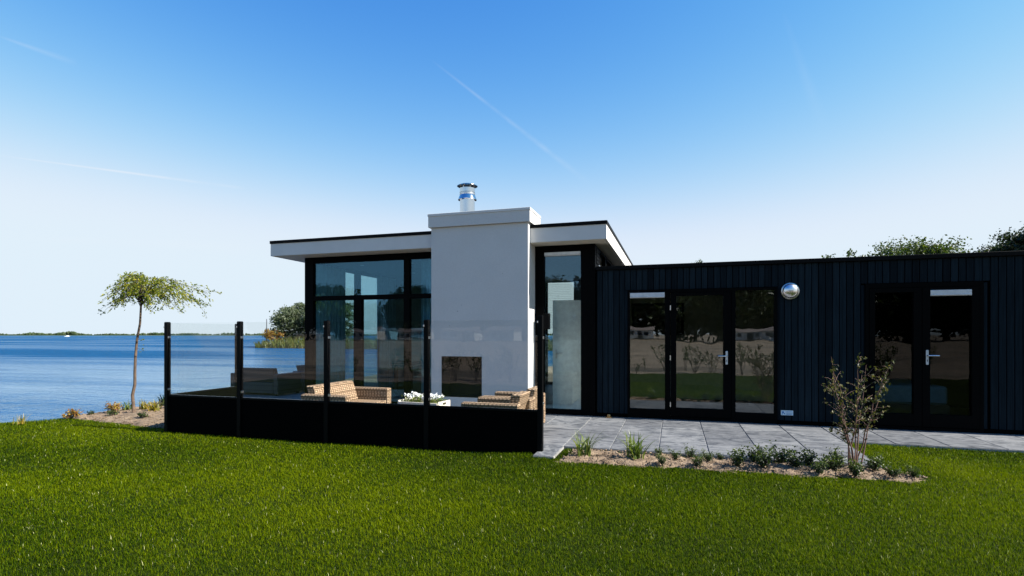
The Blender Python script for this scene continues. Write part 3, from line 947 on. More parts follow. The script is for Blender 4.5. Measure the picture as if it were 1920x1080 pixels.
def handle(parent, x, z, side, y):
    h = sub(boxes('door_handle', [(x - .017, x + .017, y - .010, y, z - .115, z + .10)], 'vent_grey', None, .006), parent)
    h2 = sub(add('door_lever', tube_me('door_lever', [(np.array([(x, y - .008, z + .02), (x, y - .045, z + .02), (x + side * .02, y - .056, z + .02), (x + side * .13, y - .056, z + .02)]), [.010, .010, .010, .009])], 8), 'chrome'), parent)
    sub(box('keyhole', (x - .004, x + .004, y - .0115, y - .0102, z - .07, z - .04), 'black_metal'), parent)


d1 = A_(boxes('door', [(-.055, .034, 9.206, 9.285, .056, 2.094), (.758, .872, 9.206, 9.285, .056, 2.094), (.034, .758, 9.206, 9.285, .056, .195), (.034, .758, 9.206, 9.285, 2.046, 2.094)], 'black_frame', ann, .002))
pane(.034, .758, .195, 2.046, d1, 9.245, 'window_glass')
handle(d1, .808, 1.04, -1, 9.206)
for zz in (.25, 1.02, 1.85):
    sub(add('hinge', lathe_me('hinge', [(0, zz - .04), (.008, zz - .04), (.008, zz + .04), (0, zz + .04)], 10), 'satin_steel'), d1).location = (-.059, 9.203, 0)
f2 = A_(boxes('door_frame', [(2.751, 2.80, FY0, FY1, 0, 2.166), (4.17, 4.219, FY0, FY1, 0, 2.166), (2.80, 4.17, FY0, FY1, 2.10, 2.166), (2.80, 4.17, FY0, FY1, 0, .05)], 'black_frame', ann, .002))
d2 = A_(boxes('door', [(2.804, 2.876, 9.206, 9.285, .056, 2.096), (3.366, 3.468, 9.206, 9.285, .056, 2.096), (2.876, 3.366, 9.206, 9.285, .056, .235), (2.876, 3.366, 9.206, 9.285, 2.03, 2.096)], 'black_frame', ann, .002))
pane(2.876, 3.366, .235, 2.03, d2, 9.245, 'dark_glass')
d3 = A_(boxes('door', [(3.474, 3.571, 9.206, 9.285, .056, 2.096), (4.075, 4.166, 9.206, 9.285, .056, 2.096), (3.571, 4.075, 9.206, 9.285, .056, .24), (3.571, 4.075, 9.206, 9.285, 2.055, 2.096)], 'black_frame', ann, .002))
pane(3.571, 4.075, .24, 1.965, d3, 9.245, 'dark_glass')
sub(boxes('ventilation_grille', [(3.574, 4.072, 9.200, 9.25, 1.968, 2.052), (3.585, 4.06, 9.190, 9.1995, 1.975, 1.99)], 'vent_grey', None, .003), d3)
handle(d3, 3.532, 1.08, 1, 9.206)

# inside the annex rooms
bed = props(empty('bed', (3.55, 10.4, .012)), 'bed with pale bluish linen behind the right-hand glazed doors', 'bed')
box('bed_base', (-.62, .45, -.75, .95, .08, .32), 'floor_dark', bed, .01); box('mattress', (-.60, .43, -.73, .93, .322, .60), 'bed_linen', bed, .03)
for sx in (-.55, .38):
    for sy in (-.68, .88):
        box('leg', (sx - .03, sx + .03, sy - .03, sy + .03, 0, .08), 'floor_dark', bed)
pic = props(empty('wall_picture', (-.35, 12.19, 1.75)), 'dark framed picture on the wall inside the left pane of the near doorway', 'picture')
boxes('frame', [(-.55, -.50, -.03, 0, -.35, .35), (.50, .55, -.03, 0, -.35, .35), (-.50, .50, -.03, 0, .30, .35), (-.50, .50, -.03, 0, -.35, -.30)], 'black_frame', pic)
box('canvas', (-.50, .50, -.015, -.002, -.30, .30), 'floor_dark', pic)

# round bulkhead lamp
LS = .87
lamp = props(empty('bulkhead_lamp', (1.729, 9.222, 2.083)), 'round polished bulkhead lamp on the boards between the two doorways', 'lamp')
add('base_ring', lathe_me('base_ring', [(0, 0), (.148, 0), (.150, .012), (.146, .03), (.132, .036), (.130, .03)], 36, 'y'), 'satin_steel', lamp)
add('dome', lathe_me('dome', [(.1315, .028)] + [(.131 * math.cos(t), .03 + .085 * math.sin(t)) for t in np.linspace(0, math.pi / 2, 12)], 40, 'y'), 'lamp_dome', lamp)
for c_ in lamp.children: c_.scale = (LS, LS, LS)
# little maker's plate
pl = props(empty('sign_plate', (1.688, 9.2285, .182)), 'small white and blue information plate low on the boards right of the near doors', 'sign')
box('plate', (-.087, .087, -.005, 0, -.038, .038), 'plate_white', pl, .001)
boxes('emblem', [(-.072, -.045, -.0065, -.0052, -.008, .022), (-.045, -.030, -.0065, -.0052, -.024, -.002), (-.076, -.058, -.0065, -.0052, -.026, -.014)], 'plate_blue', pl)
boxes('lettering', [(-.018 + i * .016, -.008 + i * .016 + .003 * (i % 2), -.0065, -.0052, z - .004, z + .004) for i in range(6) for z in (.020, -.003, -.024)], 'plate_blue', pl)
# brass floor light by the wall
fl = props(empty('floor_light', (-1.058, 9.13, 0)), 'tiny brass outdoor light on the slabs at the foot of the dark boards', 'lamp')
add('collar', lathe_me('collar', [(0, 0), (.06, 0), (.06, .012), (.035, .018), (0, .018)], 20), 'brass', fl)
add('cap', lathe_me('cap', [(.03, .018), (.03, .04), (.022, .052), (0, .056)], 20), 'brass', fl)

# ------------------------------------------------------------------ glass screen round the terrace
sc = props(empty('glass_screen', (-4.47, 6.26, -.09)), 'glass wind screen with black posts and black lower panels round the terrace', 'fence')
SO = Vector((4.47, -6.26, .09))


def S_(o):
    o.location = SO; return o


PX = [-7.40, -6.03, -4.555, -3.05, -1.545]
for i, x in enumerate(PX):
    top = 1.59 if i < 4 else 1.63
    po = S_(boxes('post', [(x - .032, x + .032, 6.228, 6.292, -.12, top)], 'black_metal', sc, .003))
    sub(boxes('cap', [(x - .026, x + .026, 6.234, 6.286, top + .001, top + .008)], 'black_metal'), po)
    for cb in [(x - .034, x - .020, 6.220, 6.2275, top - .085, top - .06)] + [(x + .033, x + .043, 6.235, 6.285, zz, zz + .03) for zz in (1.35, .56)]:
        sub(box('clamp', cb, 'satin_steel', None, .002), po)
    sub(boxes('base_bolt', [(x + .010, x + .024, 6.222, 6.2275, .02, .09)], 'black_metal', None, .002), po)
for i in range(4):
    xa, xb = PX[i] + .034, PX[i + 1] - .034
    lp = S_(boxes('lower_panel', [(xa, xb, 6.247, 6.275, -.085, .465)], 'panel_black', sc))
    sub(boxes('top_rail', [(xa, xb, 6.238, 6.284, .466, .494)], 'black_metal', None, .002), lp)
    S_(box('glass_pane', (xa + .004, xb - .004, 6.256, 6.266, .496, 1.583), 'screen_glass', sc))
ps = S_(boxes('post', [(-7.432, -7.368, 7.59, 7.652, -.12, 1.59)], 'black_metal', sc, .003))
sub(box('cap', (-7.426, -7.374, 7.596, 7.646, 1.591, 1.598), 'black_metal'), ps)
lp = S_(boxes('lower_panel', [(-7.414, -7.386, 6.295, 7.588, -.085, .465)], 'panel_black', sc))
sub(boxes('top_rail', [(-7.423, -7.377, 6.295, 7.588, .466, .494)], 'black_metal', None, .002), lp)
S_(box('glass_pane', (-7.405, -7.395, 6.30, 7.584, .496, 1.583), 'screen_glass', sc))

# ------------------------------------------------------------------ wicker furniture


def wicker_seat(name, W, mat, loc, rz, label, cat, group, back=.615):
    """faces local +X, width W along Y, back edge at x=0"""
    o = props(empty(name, loc, rz), label, cat, group)
    D = .80; hw = W / 2
    box('seat_base', (.06, D - .02, -hw + .135, hw - .135, .06, .30), mat, o, .012, True)
    for s in (-1, 1):
        ya, yb = (hw - .13, hw) if s > 0 else (-hw, -hw + .13)
        box('arm', (0, D, ya, yb, .03, .50), mat, o, .014, True)
    poly = [(.10, .302), (.24, .302), (.135, back), (-.005, back)]
    b_ = add('backrest', prism_me('backrest', poly, 'y', -hw + .134, hw - .134, .012, True), mat, o)
    box('back_panel', (.002, .10, -hw + .134, hw - .134, .05, .30), mat, o, .01, True)
    for sx in (.05, D - .05):
        for sy in (-hw + .06, hw - .06):
            box('foot', (sx - .025, sx + .025, sy - .025, sy + .025, 0, .03), 'black_metal', o)
    return o


wicker_seat('wicker_loveseat', 1.32, 'wicker_tan', (-5.42, 7.46, .0), 0, 'sunlit tan wicker loveseat facing right behind the glass screen', 'sofa', None)
wicker_seat('wicker_armchair', .75, 'wicker_tan', (-1.92, 6.97, .0), math.pi, 'tan wicker armchair nearest the right end post of the glass screen', 'armchair', 'wicker armchairs by the right post')
wicker_seat('wicker_armchair', .75, 'wicker_tan', (-1.92, 7.74, .0), math.pi, 'tan wicker armchair second from the screen, closer to the white chimney', 'armchair', 'wicker armchairs by the right post')
wicker_seat('wicker_loveseat', 1.36, 'wicker_grey', (-9.36, 10.12, .0), R(90), 'shaded dark wicker sofa with its back to us, left of the house', 'sofa', None, .63)
wicker_seat('wicker_armchair', 1.0, 'wicker_grey', (-9.05, 11.55, .0), 0, 'shaded dark wicker armchair at the left corner of the house, against the lake', 'armchair', None, .64)

tb = props(empty('coffee_table', (-3.50, 7.18, 0)), 'low wicker coffee table carrying the flower tray, behind the screen', 'table')
box('table_top', (-.48, .48, -.33, .33, .255, .30), 'wicker_tan', tb, .008, True)
boxes('apron', [(-.45, .45, -.30, .30, .14, .254)], 'wicker_tan', tb, .008, True)
for sx in (-.41, .41):
    for sy in (-.26, .26):
        box('leg', (sx - .04, sx + .04, sy - .04, sy + .04, 0, .139), 'wicker_tan', tb, .005, True)
tr = props(empty('flower_tray', (-3.53, 7.15, .301), R(-6)), 'whitewashed wooden tray of white flowers between the wicker seats', 'planter')
box('tray_floor', (-.33, .33, -.17, .17, 0, .012), 'wood_white', tr)
for s in (-1, 1):
    box('long_side', (-.33, .33, s * .178 - .008, s * .178 + .008, 0, .125), 'wood_white', tr, .003)
    ys_ = [(-.168, -.05, 0, .14), (.05, .168, 0, .14), (-.05, .05, 0, .085), (-.05, .05, .12, .14)]
    boxes('end_side', [(s * .338 - .008, s * .338 + .008, a, b_, c_, d_) for a, b_, c_, d_ in ys_], 'wood_white', tr)
box('handle_slot', (-.02, .07, -.1875, -.1865, .065, .085), 'black_metal', tr)
m = 420
Cc = np.stack([rng.uniform(-.30, .30, m), rng.uniform(-.15, .15, m), rng.uniform(.06, .17, m)], 1)
Cc[:, 2] += .05 * np.cos(Cc[:, 0] * 9) ** 2
add('foliage', leaves_me('foliage', Cc, .045, rng.uniform(.3, 1, m), .55), 'leaf_lily', tr)
fc = np.stack([rng.uniform(-.27, .27, 90), rng.uniform(-.15, .14, 90), rng.uniform(.16, .225, 90)], 1)
Cp = (fc[:, None, :] + rng.normal(scale=.010, size=(90, 6, 3))).reshape(-1, 3)
add('blossom', leaves_me('blossom', Cp, .032, np.ones(len(Cp)), .9, flat=2), 'petal', tr)

# ------------------------------------------------------------------ planting


def branch_path(p0, p1, n=6, sag=.0, wob=.02, rg=rng):
    t = np.linspace(0, 1, n)[:, None]
    P = np.asarray(p0) * (1 - t) + np.asarray(p1) * t
    P[:, 2] += (sag * (t * (1 - t) * 4))[:, 0]
    P[1:-1] += rg.normal(scale=wob, size=(n - 2, 3))
    return P


# small weeping tree on the bank
wt = props(empty('weeping_tree', (-9.20, 7.12, float(H(-9.2, 7.12)) + .02)), 'young umbrella-shaped weeping tree on the lake bank', 'tree')
rt = np.array([math.cos(YAW), math.sin(YAW), 0]); fw = np.array([-math.sin(YAW), math.cos(YAW), 0])
tk = [(0, 0), (-.015, .15), (-.035, .32), (.015, .52), (.03, .75), (.045, 1.0), (.055, 1.3), (.10, 1.6), (.125, 1.85), (.15, 2.08)]
TP = np.array([rt * a + np.array([0, 0, z]) + fw * .02 * math.sin(z * 5) for a, z in tk])
add('trunk', tube_me('trunk', [(TP, np.linspace(.029, .015, len(TP)))], 9), 'bark', wt)
paths, LC, LD = [], [], []
rg = np.random.default_rng(3)
for i in range(30):
    paths = []
    az = 2 * math.pi * (i + rg.uniform(-.3, .3)) / 30
    dirv = rt * math.cos(az) + fw * math.sin(az)
    reach = (1.13 if math.cos(az) > 0 else .48) * rg.uniform(.5, 1.0) * (.5 + .5 * abs(math.cos(az)))
    z0 = rg.uniform(1.86, 2.08)
    p0 = np.array([np.interp(z0, TP[:, 2], TP[:, a]) for a in range(3)])
    rise = rg.uniform(.18, .55) * (1.25 - .45 * reach) * (1.0 if math.cos(az) > -.2 else .8); drop = rg.uniform(.05, .5)
    t = np.linspace(0, 1, 14)
    P = p0 + np.outer(t, dirv * reach)
    P[:, 2] += rise * np.sin(np.clip(t * 1.7, 0, 1) * math.pi / 2) - drop * np.clip(t - .35, 0, 1) ** 1.7 * 1.9
    P[1:] += np.cumsum(rg.normal(scale=.012, size=(13, 3)), 0)
    paths.append((P, np.linspace(.010, .0022, 14)))
    def on(a): return np.array([np.interp(a, t, P[:, q_]) for q_ in range(3)])
    for b_ in range(int(4 + 8 * reach)):          # side sprays, arching out and drooping at the end
        a = rg.uniform(.18, 1.0); c_ = on(a); sd = rg.normal(size=3); sd[2] = rg.normal(-.05, .3)
        dv = unit(dirv * .8 + sd * .8); ln = rg.uniform(.12, .38)
        tt = np.linspace(0, 1, 5)[:, None]; W = c_ + dv * ln * tt + np.array([0, 0, -1.]) * (ln * rg.uniform(.15, .75)) * tt ** 2
        paths.append((W, np.linspace(.0032, .0014, 5)))
        for q_ in range(int(7 + ln * 34)):
            f = rg.uniform(.1, 1.05); LC.append(np.array([np.interp(f, tt[:, 0], W[:, w_]) for w_ in range(3)]) + rg.normal(scale=.022, size=3)); LD.append(dv * .6 + np.array([0, 0, -.6]))
    for q_ in range(int(10 + 14 * reach)):
        LC.append(on(rg.uniform(.12, 1)) + rg.normal(scale=.03, size=3)); LD.append(dirv * .7 + np.array([0, 0, -.5]))
    add('branch', tube_me('branch', paths, 5), 'bark_dark', wt)
for zt in (1.15, 1.32):
    p0 = np.array([np.interp(zt, TP[:, 2], TP[:, a]) for a in range(3)]); pe = p0 + rt * rg.uniform(.08, .14) + np.array([0, 0, -.03])
    add('twig', tube_me('twig', [(branch_path(p0, pe, 4, .01, .004, rg), [.003, .003, .002, .001])], 5), 'bark_dark', wt)
    for q_ in range(4): LC.append(pe + rg.normal(scale=.03, size=3)); LD.append(rt)
add('crown', leaves_me('crown', np.array(LC), rg.uniform(.030, .056, len(LC)), np.clip(rg.normal(.55, .3, len(LC)), 0, 1), .52, np.array(LD), 0, rg), 'leaf_weeping', wt)


def sapling_meshes(seed, hgt, spread, nstem, leafsz, density):
    rg = np.random.default_rng(seed); paths, LC, LD = [], [], []
    for i in range(nstem):
        a = -1 + 2 * (i + .5) / nstem + rg.normal(scale=.08)
        base = np.array([.05 * a + rg.normal(scale=.012), rg.normal(scale=.035), 0])
        hh = hgt * rg.uniform(.72, 1.0) * (1 - .18 * abs(a))
        tip = base + np.array([spread * a * rg.uniform(.75, 1.05), rg.normal(scale=spread * .35), hh])
        P = branch_path(base, tip, 9, 0, .010, rg); P[:, 0] -= .04 * a * np.sin(np.linspace(0, math.pi, 9))
        paths.append((P, np.linspace(.0085, .0022, 9)))
        for b_ in range(int(6 * density)):
            f = rg.uniform(.30, .98); c_ = np.array([np.interp(f, np.linspace(0, 1, 9), P[:, q_]) for q_ in range(3)])
            az = rg.uniform(0, 6.28); ln = rg.uniform(.07, .24) * (1.15 - f * .6) * hgt / 1.3
            e_ = c_ + np.array([math.cos(az) * ln * .8, math.sin(az) * ln * .8, ln * rg.uniform(.2, .8)])
            paths.append((branch_path(c_, e_, 4, .01, .006, rg), [.003, .0025, .002, .0014]))
            for q_ in range(int(rg.integers(4, 9))):
                g_ = rg.uniform(.15, 1.05); LC.append(c_ + (e_ - c_) * g_ + rg.normal(scale=.014, size=3)); LD.append(e_ - c_ + rg.normal(scale=.1, size=3))
        for q_ in range(int(12 * density)):
            f = rg.uniform(.35, 1.02); c_ = np.array([np.interp(f, np.linspace(0, 1, 9), P[:, w_]) for w_ in range(3)])
            LC.append(c_ + rg.normal(scale=.016, size=3)); LD.append(tip - base)
    n_ = len(LC)
    return tube_me('stems', paths, 5), leaves_me('crown', np.array(LC), rg.uniform(leafsz * .7, leafsz * 1.2, n_), np.clip(rg.normal(.5, .3, n_), 0, 1), .62, np.array(LD), .6, rg)


st, lf = sapling_meshes(21, 1.50, .42, 9, .037, 2.3)
sp_ = props(empty('bronze_shrub', (1.82, 6.42, float(H(1.86, 6.42)) + .01), YAW * .9), 'tall open bronze-leaved shrub at the right end of the front bed', 'shrub')
add('stems', st, 'bark_red', sp_); add('crown', lf, 'leaf_bronze', sp_)


def tuft(name, x, y, nb, hh, wd, mat, label, cat='plant', group=None, lean=(.2, 1.0), z=None, seed=0):
    rg = np.random.default_rng(seed + 100)
    base = np.stack([rg.normal(scale=.035, size=nb), rg.normal(scale=.035, size=nb), np.zeros(nb)], 1)
    me = blades_me('leaves', base, rg.uniform(.55, 1.0, nb) * hh, rg.uniform(.7, 1.2, nb) * wd, rg.uniform(*lean, nb), rg.uniform(0, 6.283, nb), np.clip(rg.normal(.5, .28, nb), 0, 1), 6)
    o = add(name, me, mat, None, (x, y, (float(H(x, y)) + .02) if z is None else z))
    return props(o, label, cat, group)


tuft('strap_leaf_plant', -1.00, 6.22, 46, .40, .016, 'leaf_lily', 'tufted strap-leaved plant nearest the corner of the glass screen', group='strap-leaved plants in the front bed', seed=1)
tuft('strap_leaf_plant', -.42, 6.25, 58, .40, .017, 'leaf_lily', 'fuller tufted strap-leaved plant, second from the glass screen', group='strap-leaved plants in the front bed', seed=2)

box_me = []
for sd in range(4):
    rg = np.random.default_rng(40 + sd); n_ = 190; LC = []; paths = []
    for b_ in range(11):
        az = rg.uniform(0, 6.28); ln = rg.uniform(.06, .15); e_ = np.array([math.cos(az) * ln * rg.uniform(.2, .75), math.sin(az) * ln * rg.uniform(.2, .75), ln])
        paths.append((np.array([(0, 0, 0), e_ * .55 + rg.normal(scale=.006, size=3), e_]), [.003, .0025, .0015]))
        for q_ in range(40): LC.append(e_ * rg.uniform(.30, 1.12) + rg.normal(scale=.017, size=3))
    LC = np.array(LC)
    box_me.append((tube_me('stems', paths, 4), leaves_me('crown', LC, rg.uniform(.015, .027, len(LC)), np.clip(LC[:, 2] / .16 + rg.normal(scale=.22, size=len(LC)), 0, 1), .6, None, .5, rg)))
spots = [(-.16, 6.49, .8), (.01, 6.35, .9), (.18, 6.52, 1.0), (.36, 6.36, .95), (-.13, 6.05, .95), (.24, 6.10, 1.0), (.51, 6.53, .7), (.66, 6.20, 1.55), (.86, 6.53, 1.45), (.91, 6.24, 1.6),
         (1.13, 6.53, 1.55), (1.25, 6.34, 1.6), (1.41, 6.54, 1.25), (1.42, 6.14, 1.2), (1.60, 6.34, 1.5), (1.68, 6.55, 1.4), (1.74, 6.14, 1.3), (2.0, 6.44, 1.35), (2.1, 6.22, 1.1), (2.28, 6.26, .9)]
order = ['tiny green bedding shrub at the slab edge, first after the strap-leaved plants', 'small shrub in the front bed, second from the strap-leaved plants', 'low bright shrub against the slab edge, third from the left in the bed',
         'small dark shrub, fourth from the left in the front bed', 'small shrub at the lawn edge, nearest the second strap-leaved plant', 'small shrub at the lawn edge below the middle of the near doorway',
         'tiny sparse shrub against the slab edge below the right door pane', 'large dark shrub at the lawn edge, first of the bushier ones', 'bushy upright shrub at the slab edge below the right jamb of the doorway',
         'broad dark shrub in mid bed below the round wall lamp', 'bushy shrub at the slab edge below the round wall lamp', 'broad dark shrub in mid bed, third of the dark row', 'rounded shrub at the slab edge left of the bronze shrub',
         'low bright green shrub at the lawn edge left of the bronze shrub', 'dark bushy shrub immediately left of the bronze shrub stems', 'upright shrub behind the left stems of the bronze shrub', 'low shrub at the lawn edge in front of the bronze shrub stems',
         'dark shrub immediately right of the bronze shrub stems', 'small shrub near the right tip of the front bed', 'smallest shrub at the pointed right tip of the front bed']
for i, ((x, y, s_), lb) in enumerate(zip(spots, order)):
    o = props(empty('bedding_shrub', (x, y, float(H(x, y)) + .02), random.uniform(0, 6)), lb, 'shrub', 'small shrubs in the front bed')
    for part, me_, mt in zip(('stems', 'crown'), box_me[i % 4], ('bark_dark', 'leaf_box')):
        c_ = add(part, me_, mt, o); c_.scale = (s_ * .85, s_ * .85, s_ * .85)

# plants on the left bank
def low_shrub(x, y, r, mat, label, seed, n_=240, sz=.045):
    rg = np.random.default_rng(seed); o = props(empty('bank_shrub', (x, y, float(H(x, y)) + .02)), label, 'shrub')
    paths, LC = [], []
    for b_ in range(16):
        az = rg.uniform(0, 6.28); el = rg.uniform(.35, 1.4); e_ = np.array([math.cos(az) * math.cos(el), math.sin(az) * math.cos(el), math.sin(el) * .95]) * r * rg.uniform(.75, 1)
        paths.append((np.array([(0, 0, 0), e_ * .5, e_]), [.004, .003, .002]))
        for q_ in range(n_ // 16): LC.append(e_ * rg.uniform(.45, 1.08) + rg.normal(scale=r * .10, size=3))
    LC = np.array(LC); LC[:, 2] = np.maximum(LC[:, 2], .01)
    add('stems', tube_me('stems', paths, 4), 'bark_dark', o)
    add('crown', leaves_me('crown', LC, rg.uniform(sz * .6, sz * 1.2, len(LC)), np.clip(rg.normal(.5, .35, len(LC)), 0, 1), .55, None, 0, rg), mat, o)


low_shrub(-10.04, 6.66, .17, 'leaf_autumn', 'rounded red and yellow shrub at the left edge of the lawn', 61)
low_shrub(-9.78, 7.20, .20, 'leaf_autumn', 'bigger reddish shrub left of the weeping tree trunk', 62, 300)
low_shrub(-9.42, 6.90, .12, 'leaf_box', 'small green shrub on bare soil just left of the weeping tree', 63, 150, .035)
low_shrub(-8.66, 6.86, .12, 'leaf_box', 'small green shrub on bare soil just right of the weeping tree', 64, 150, .035)
tuft('bank_grass', -9.77, 7.43, 26, .27, .018, 'leaf_lily', 'green strap-leaved tuft immediately left of the tree trunk', seed=5)
tuft('bank_grass', -9.36, 7.46, 44, .26, .020, 'leaf_gold', 'yellow-green tuft immediately right of the tree trunk', seed=6)
tuft('bank_grass', -9.0, 7.36, 46, .26, .022, 'leaf_gold', 'golden strap-leaved tuft midway between tree and screen', seed=7)
tuft('bank_grass', -9.05, 7.68, 40, .27, .020, 'leaf_lily', 'green strap-leaved tuft close beside the screen corner post', seed=8)
tuft('bank_grass', -9.75, 8.2, 60, .42, .022, 'leaf_blue', 'dark blue-green spiky plant at the far side of the bed', seed=9)
tuft('bank_grass', -9.45, 8.25, 50, .40, .022, 'leaf_blue', 'dark blue-green spiky plant partly hidden by the screen corner post', seed=12)
tuft('bank_grass', -10.25, 6.02, 22, .20, .012, 'leaf_gold', 'dry straw-coloured grass tuft at the far left lawn edge', seed=10)
low_shrub(-9.95, 6.92, .09, 'leaf_box', 'creeping green plant at the water edge between the two reddish shrubs', 66, 120, .03)

# ------------------------------------------------------------------ trees


def tree_meshes(seed, hgt, rx, rz, nclump, per, leaf, trunk_r, low=.35, tight=.62):
    rg = np.random.default_rng(seed); paths, LC = [], []
    tp = branch_path((0, 0, 0), (rg.normal(scale=.2), rg.normal(scale=.2), hgt * .72), 7, 0, hgt * .008, rg)
    paths.append((tp, np.linspace(trunk_r, trunk_r * .3, 7)))
    cz_ = hgt - rz
    for i in range(nclump):
        d = unit(rg.normal(size=3)); rr = rg.uniform(.45, 1.0) ** .5
        c_ = np.array([d[0] * rx * rr, d[1] * rx * rr, cz_ + d[2] * rz * rr * .93])
        if c_[2] < hgt * low: c_[2] = hgt * low + rg.uniform(0, .1) * hgt
        f = np.clip((c_[2] - .3 * rz) / (hgt * .72), .25, .98); p0 = np.array([np.interp(f * tp[-1][2], tp[:, 2], tp[:, a]) for a in range(3)])
        paths.append((branch_path(p0, c_, 5, .03 * hgt, .012 * hgt, rg), np.linspace(trunk_r * .28, trunk_r * .05, 5)))
        cs = rx * rg.uniform(.16, .30)
        LC.append(c_ + rg.normal(size=(per, 3)) * np.array([cs, cs, cs * .7]) * tight)
    LC = np.concatenate(LC); n_ = len(LC)
    return tube_me('trunk', paths, 6), leaves_me('crown', LC, rg.uniform(leaf * .6, leaf * 1.25, n_), np.clip(rg.normal(.5, .3, n_), 0, 1), .6, None, .3, rg)


def place_tree(name, meshes, mats, loc, s, rz, label, group=None, cat='tree'):
    o = props(empty(name, loc, rz), label, cat, group)
    for nm, me_, mt in zip(('trunk', 'crown'), meshes, mats):
        c_ = add(nm, me_, mt, o); c_.scale = (s, s, s) if isinstance(s, (int, float)) else s
    return o


def at(u, d): return (d * (u * math.cos(YAW) - math.sin(YAW)), d * (u * math.sin(YAW) + math.cos(YAW)))


tA = tree_meshes(71, 6.85, 2.75, 1.9, 110, 190, .15, .16, .35, .46)
tB = tree_meshes(72, 7.5, 2.4, 2.6, 150, 330, .15, .2, .3, .46)
tC = tree_meshes(73, 6.4, 1.3, 1.7, 26, 60, .15, .1)
x, y = at(.757, 30); place_tree('broadleaf_tree', tA, ('bark_dark', 'leaf_mid'), (x, y, -.1), 1.0, .4, 'loose light green tree crown showing above the annex roof', 'trees behind the annex')
x, y = at(.968, 27); place_tree('broadleaf_tree', tB, ('bark_dark', 'leaf_dark'), (x, y, -.1), .925, 1.2, 'dense dark green tree crown at the right end of the annex roof', 'trees behind the annex')
x, y = at(.617, 32); place_tree('broadleaf_tree', tC, ('bark_dark', 'leaf_mid'), (x, y, -.1), 1.09, 2.2, 'thin tree top just clearing the roof left of the light green crown', 'trees behind the annex')
x, y = at(.352, 34); place_tree('broadleaf_tree', tC, ('bark_dark', 'leaf_mid'), (x, y, -.1), 1.03, .7, 'tiny twig top peeping over the middle of the annex roof', 'trees behind the annex')

# peninsula with willow scrub
pen = lambda X, Y: -1.2 + 1.4 * np.exp(-(np.abs((X + 25) / 38.0)) ** 12 - np.abs((Y - 72) / 6.5) ** 4)
props(add('peninsula', grid_me('peninsula', np.linspace(-68, 18, 70), np.linspace(63, 81, 24), pen), 'mud'), kind='structure')
w1_ = tree_meshes(81, 6.6, 2.9, 3.2, 80, 75, .42, .14, .08)
w2_ = tree_meshes(82, 8.8, 2.5, 4.2, 75, 60, .42, .16, .08)
x, y = at(-.418, 88); place_tree('willow_bush', w1_, ('bark_dark', 'leaf_willow'), (x, y, 0), .92, 0, 'grey-green willow bush at the tip of the peninsula', 'willows on the peninsula')
x, y = at(-.392, 90); place_tree('willow_bush', w2_, ('bark_dark', 'leaf_willow'), (x, y, 0), .82, 1.1, 'taller willow half hidden behind the left corner of the house', 'willows on the peninsula')
x, y = at(-.352, 88); place_tree('willow_bush', w1_, ('bark_dark', 'leaf_willow'), (x, y, 0), 1.1, 2.0, 'willow seen through the side window of the pavilion', 'willows on the peninsula')
x, y = at(-.315, 86); place_tree('willow_bush', w2_, ('bark_dark', 'leaf_willow'), (x, y, 0), .8, 2.9, 'willow seen through the side window beside its mullion', 'willows on the peninsula')
x, y = at(-.447, 85); place_tree('reed_shrub', tree_meshes(83, 2.6, 1.5, 1.2, 26, 50, .28, .06, .1), ('bark_dark', 'leaf_autumn'), (x, y, 0), .95, 0, 'small russet bush at the very end of the peninsula', None, 'shrub')
n_ = 9000
rx_, ry_ = rng.uniform(-64.5, 14, n_), rng.uniform(65.2, 69.5, n_)
m_ = pen(rx_, ry_) > -.68
rx_, ry_ = rx_[m_], ry_[m_]; n_ = len(rx_)
props(add('reeds', blades_me('reeds', np.stack([rx_, ry_, pen(rx_, ry_)], 1), rng.uniform(.6, 1.5, n_), np.full(n_, .10), rng.uniform(.1, .6, n_), rng.uniform(0, 6.28, n_), np.clip(rng.normal(.5, .3, n_), 0, 1), 2), 'leaf_reed'),
      'green and golden reeds along the peninsula shore', 'reeds', kind='stuff')
x, y = at(-.460, 84)
po = props(empty('mooring_pole', (x, y, -.7)), 'slender dark mooring pole in the water off the peninsula', 'pole')
add('pole', lathe_me('pole', [(0, 0), (.09, 0), (.05, 4.6), (0, 4.62)], 8), 'timber_pole', po)
boxes('platform', [(-.5, .25, -.2, .2, 1.0, 1.12), (-.45, -.37, -.1, .1, 0, .999)], 'timber_pole', po)

# far shore: low land, its woods, a boat
def arc(u0, u1, d, n_): return np.array([at(u, d) for u in np.linspace(u0, u1, n_)])
shore_in, shore_out = arc(-2.2, .2, 1500, 160), arc(-2.2, .2, 1620, 160)
V = np.concatenate([np.c_[shore_in, np.full(160, -.7)], np.c_[shore_in + (shore_out - shore_in) * .05, np.full(160, 1.3)], np.c_[shore_out, np.full(160, 1.6)]])
Q = np.array([(r_ * 160 + i, r_ * 160 + i + 1, (r_ + 1) * 160 + i + 1, (r_ + 1) * 160 + i) for r_ in range(2) for i in range(159)])
fs = mesh_np('far_shore', V, [Q], True, np.random.default_rng(1).uniform(.2, .8, len(V)))
props(add('far_shore', fs, 'leaf_reed'), kind='structure')
rg = np.random.default_rng(9)
C_, S_z = [], []
for i in range(2400):
    u = rg.uniform(-2.1, .15)
    dens = .5 + .5 * math.sin(u * 23 + 1.4) * math.sin(u * 61 + 2.0)
    boost = 1.0 if (-1.2 < u < -.82 or -.66 < u < -.56) else .62
    hh = (2.5 + 8.5 * dens * boost) * rg.uniform(.55, 1.05)
    d = rg.uniform(1530, 1610); x, y = at(u, d)
    C_.append((x, y, 1.4 + hh * .42)); S_z.append((hh * rg.uniform(.5, .9), hh * rg.uniform(.5, .9), hh * .6))
C_, S_z = np.array(C_), np.array(S_z)
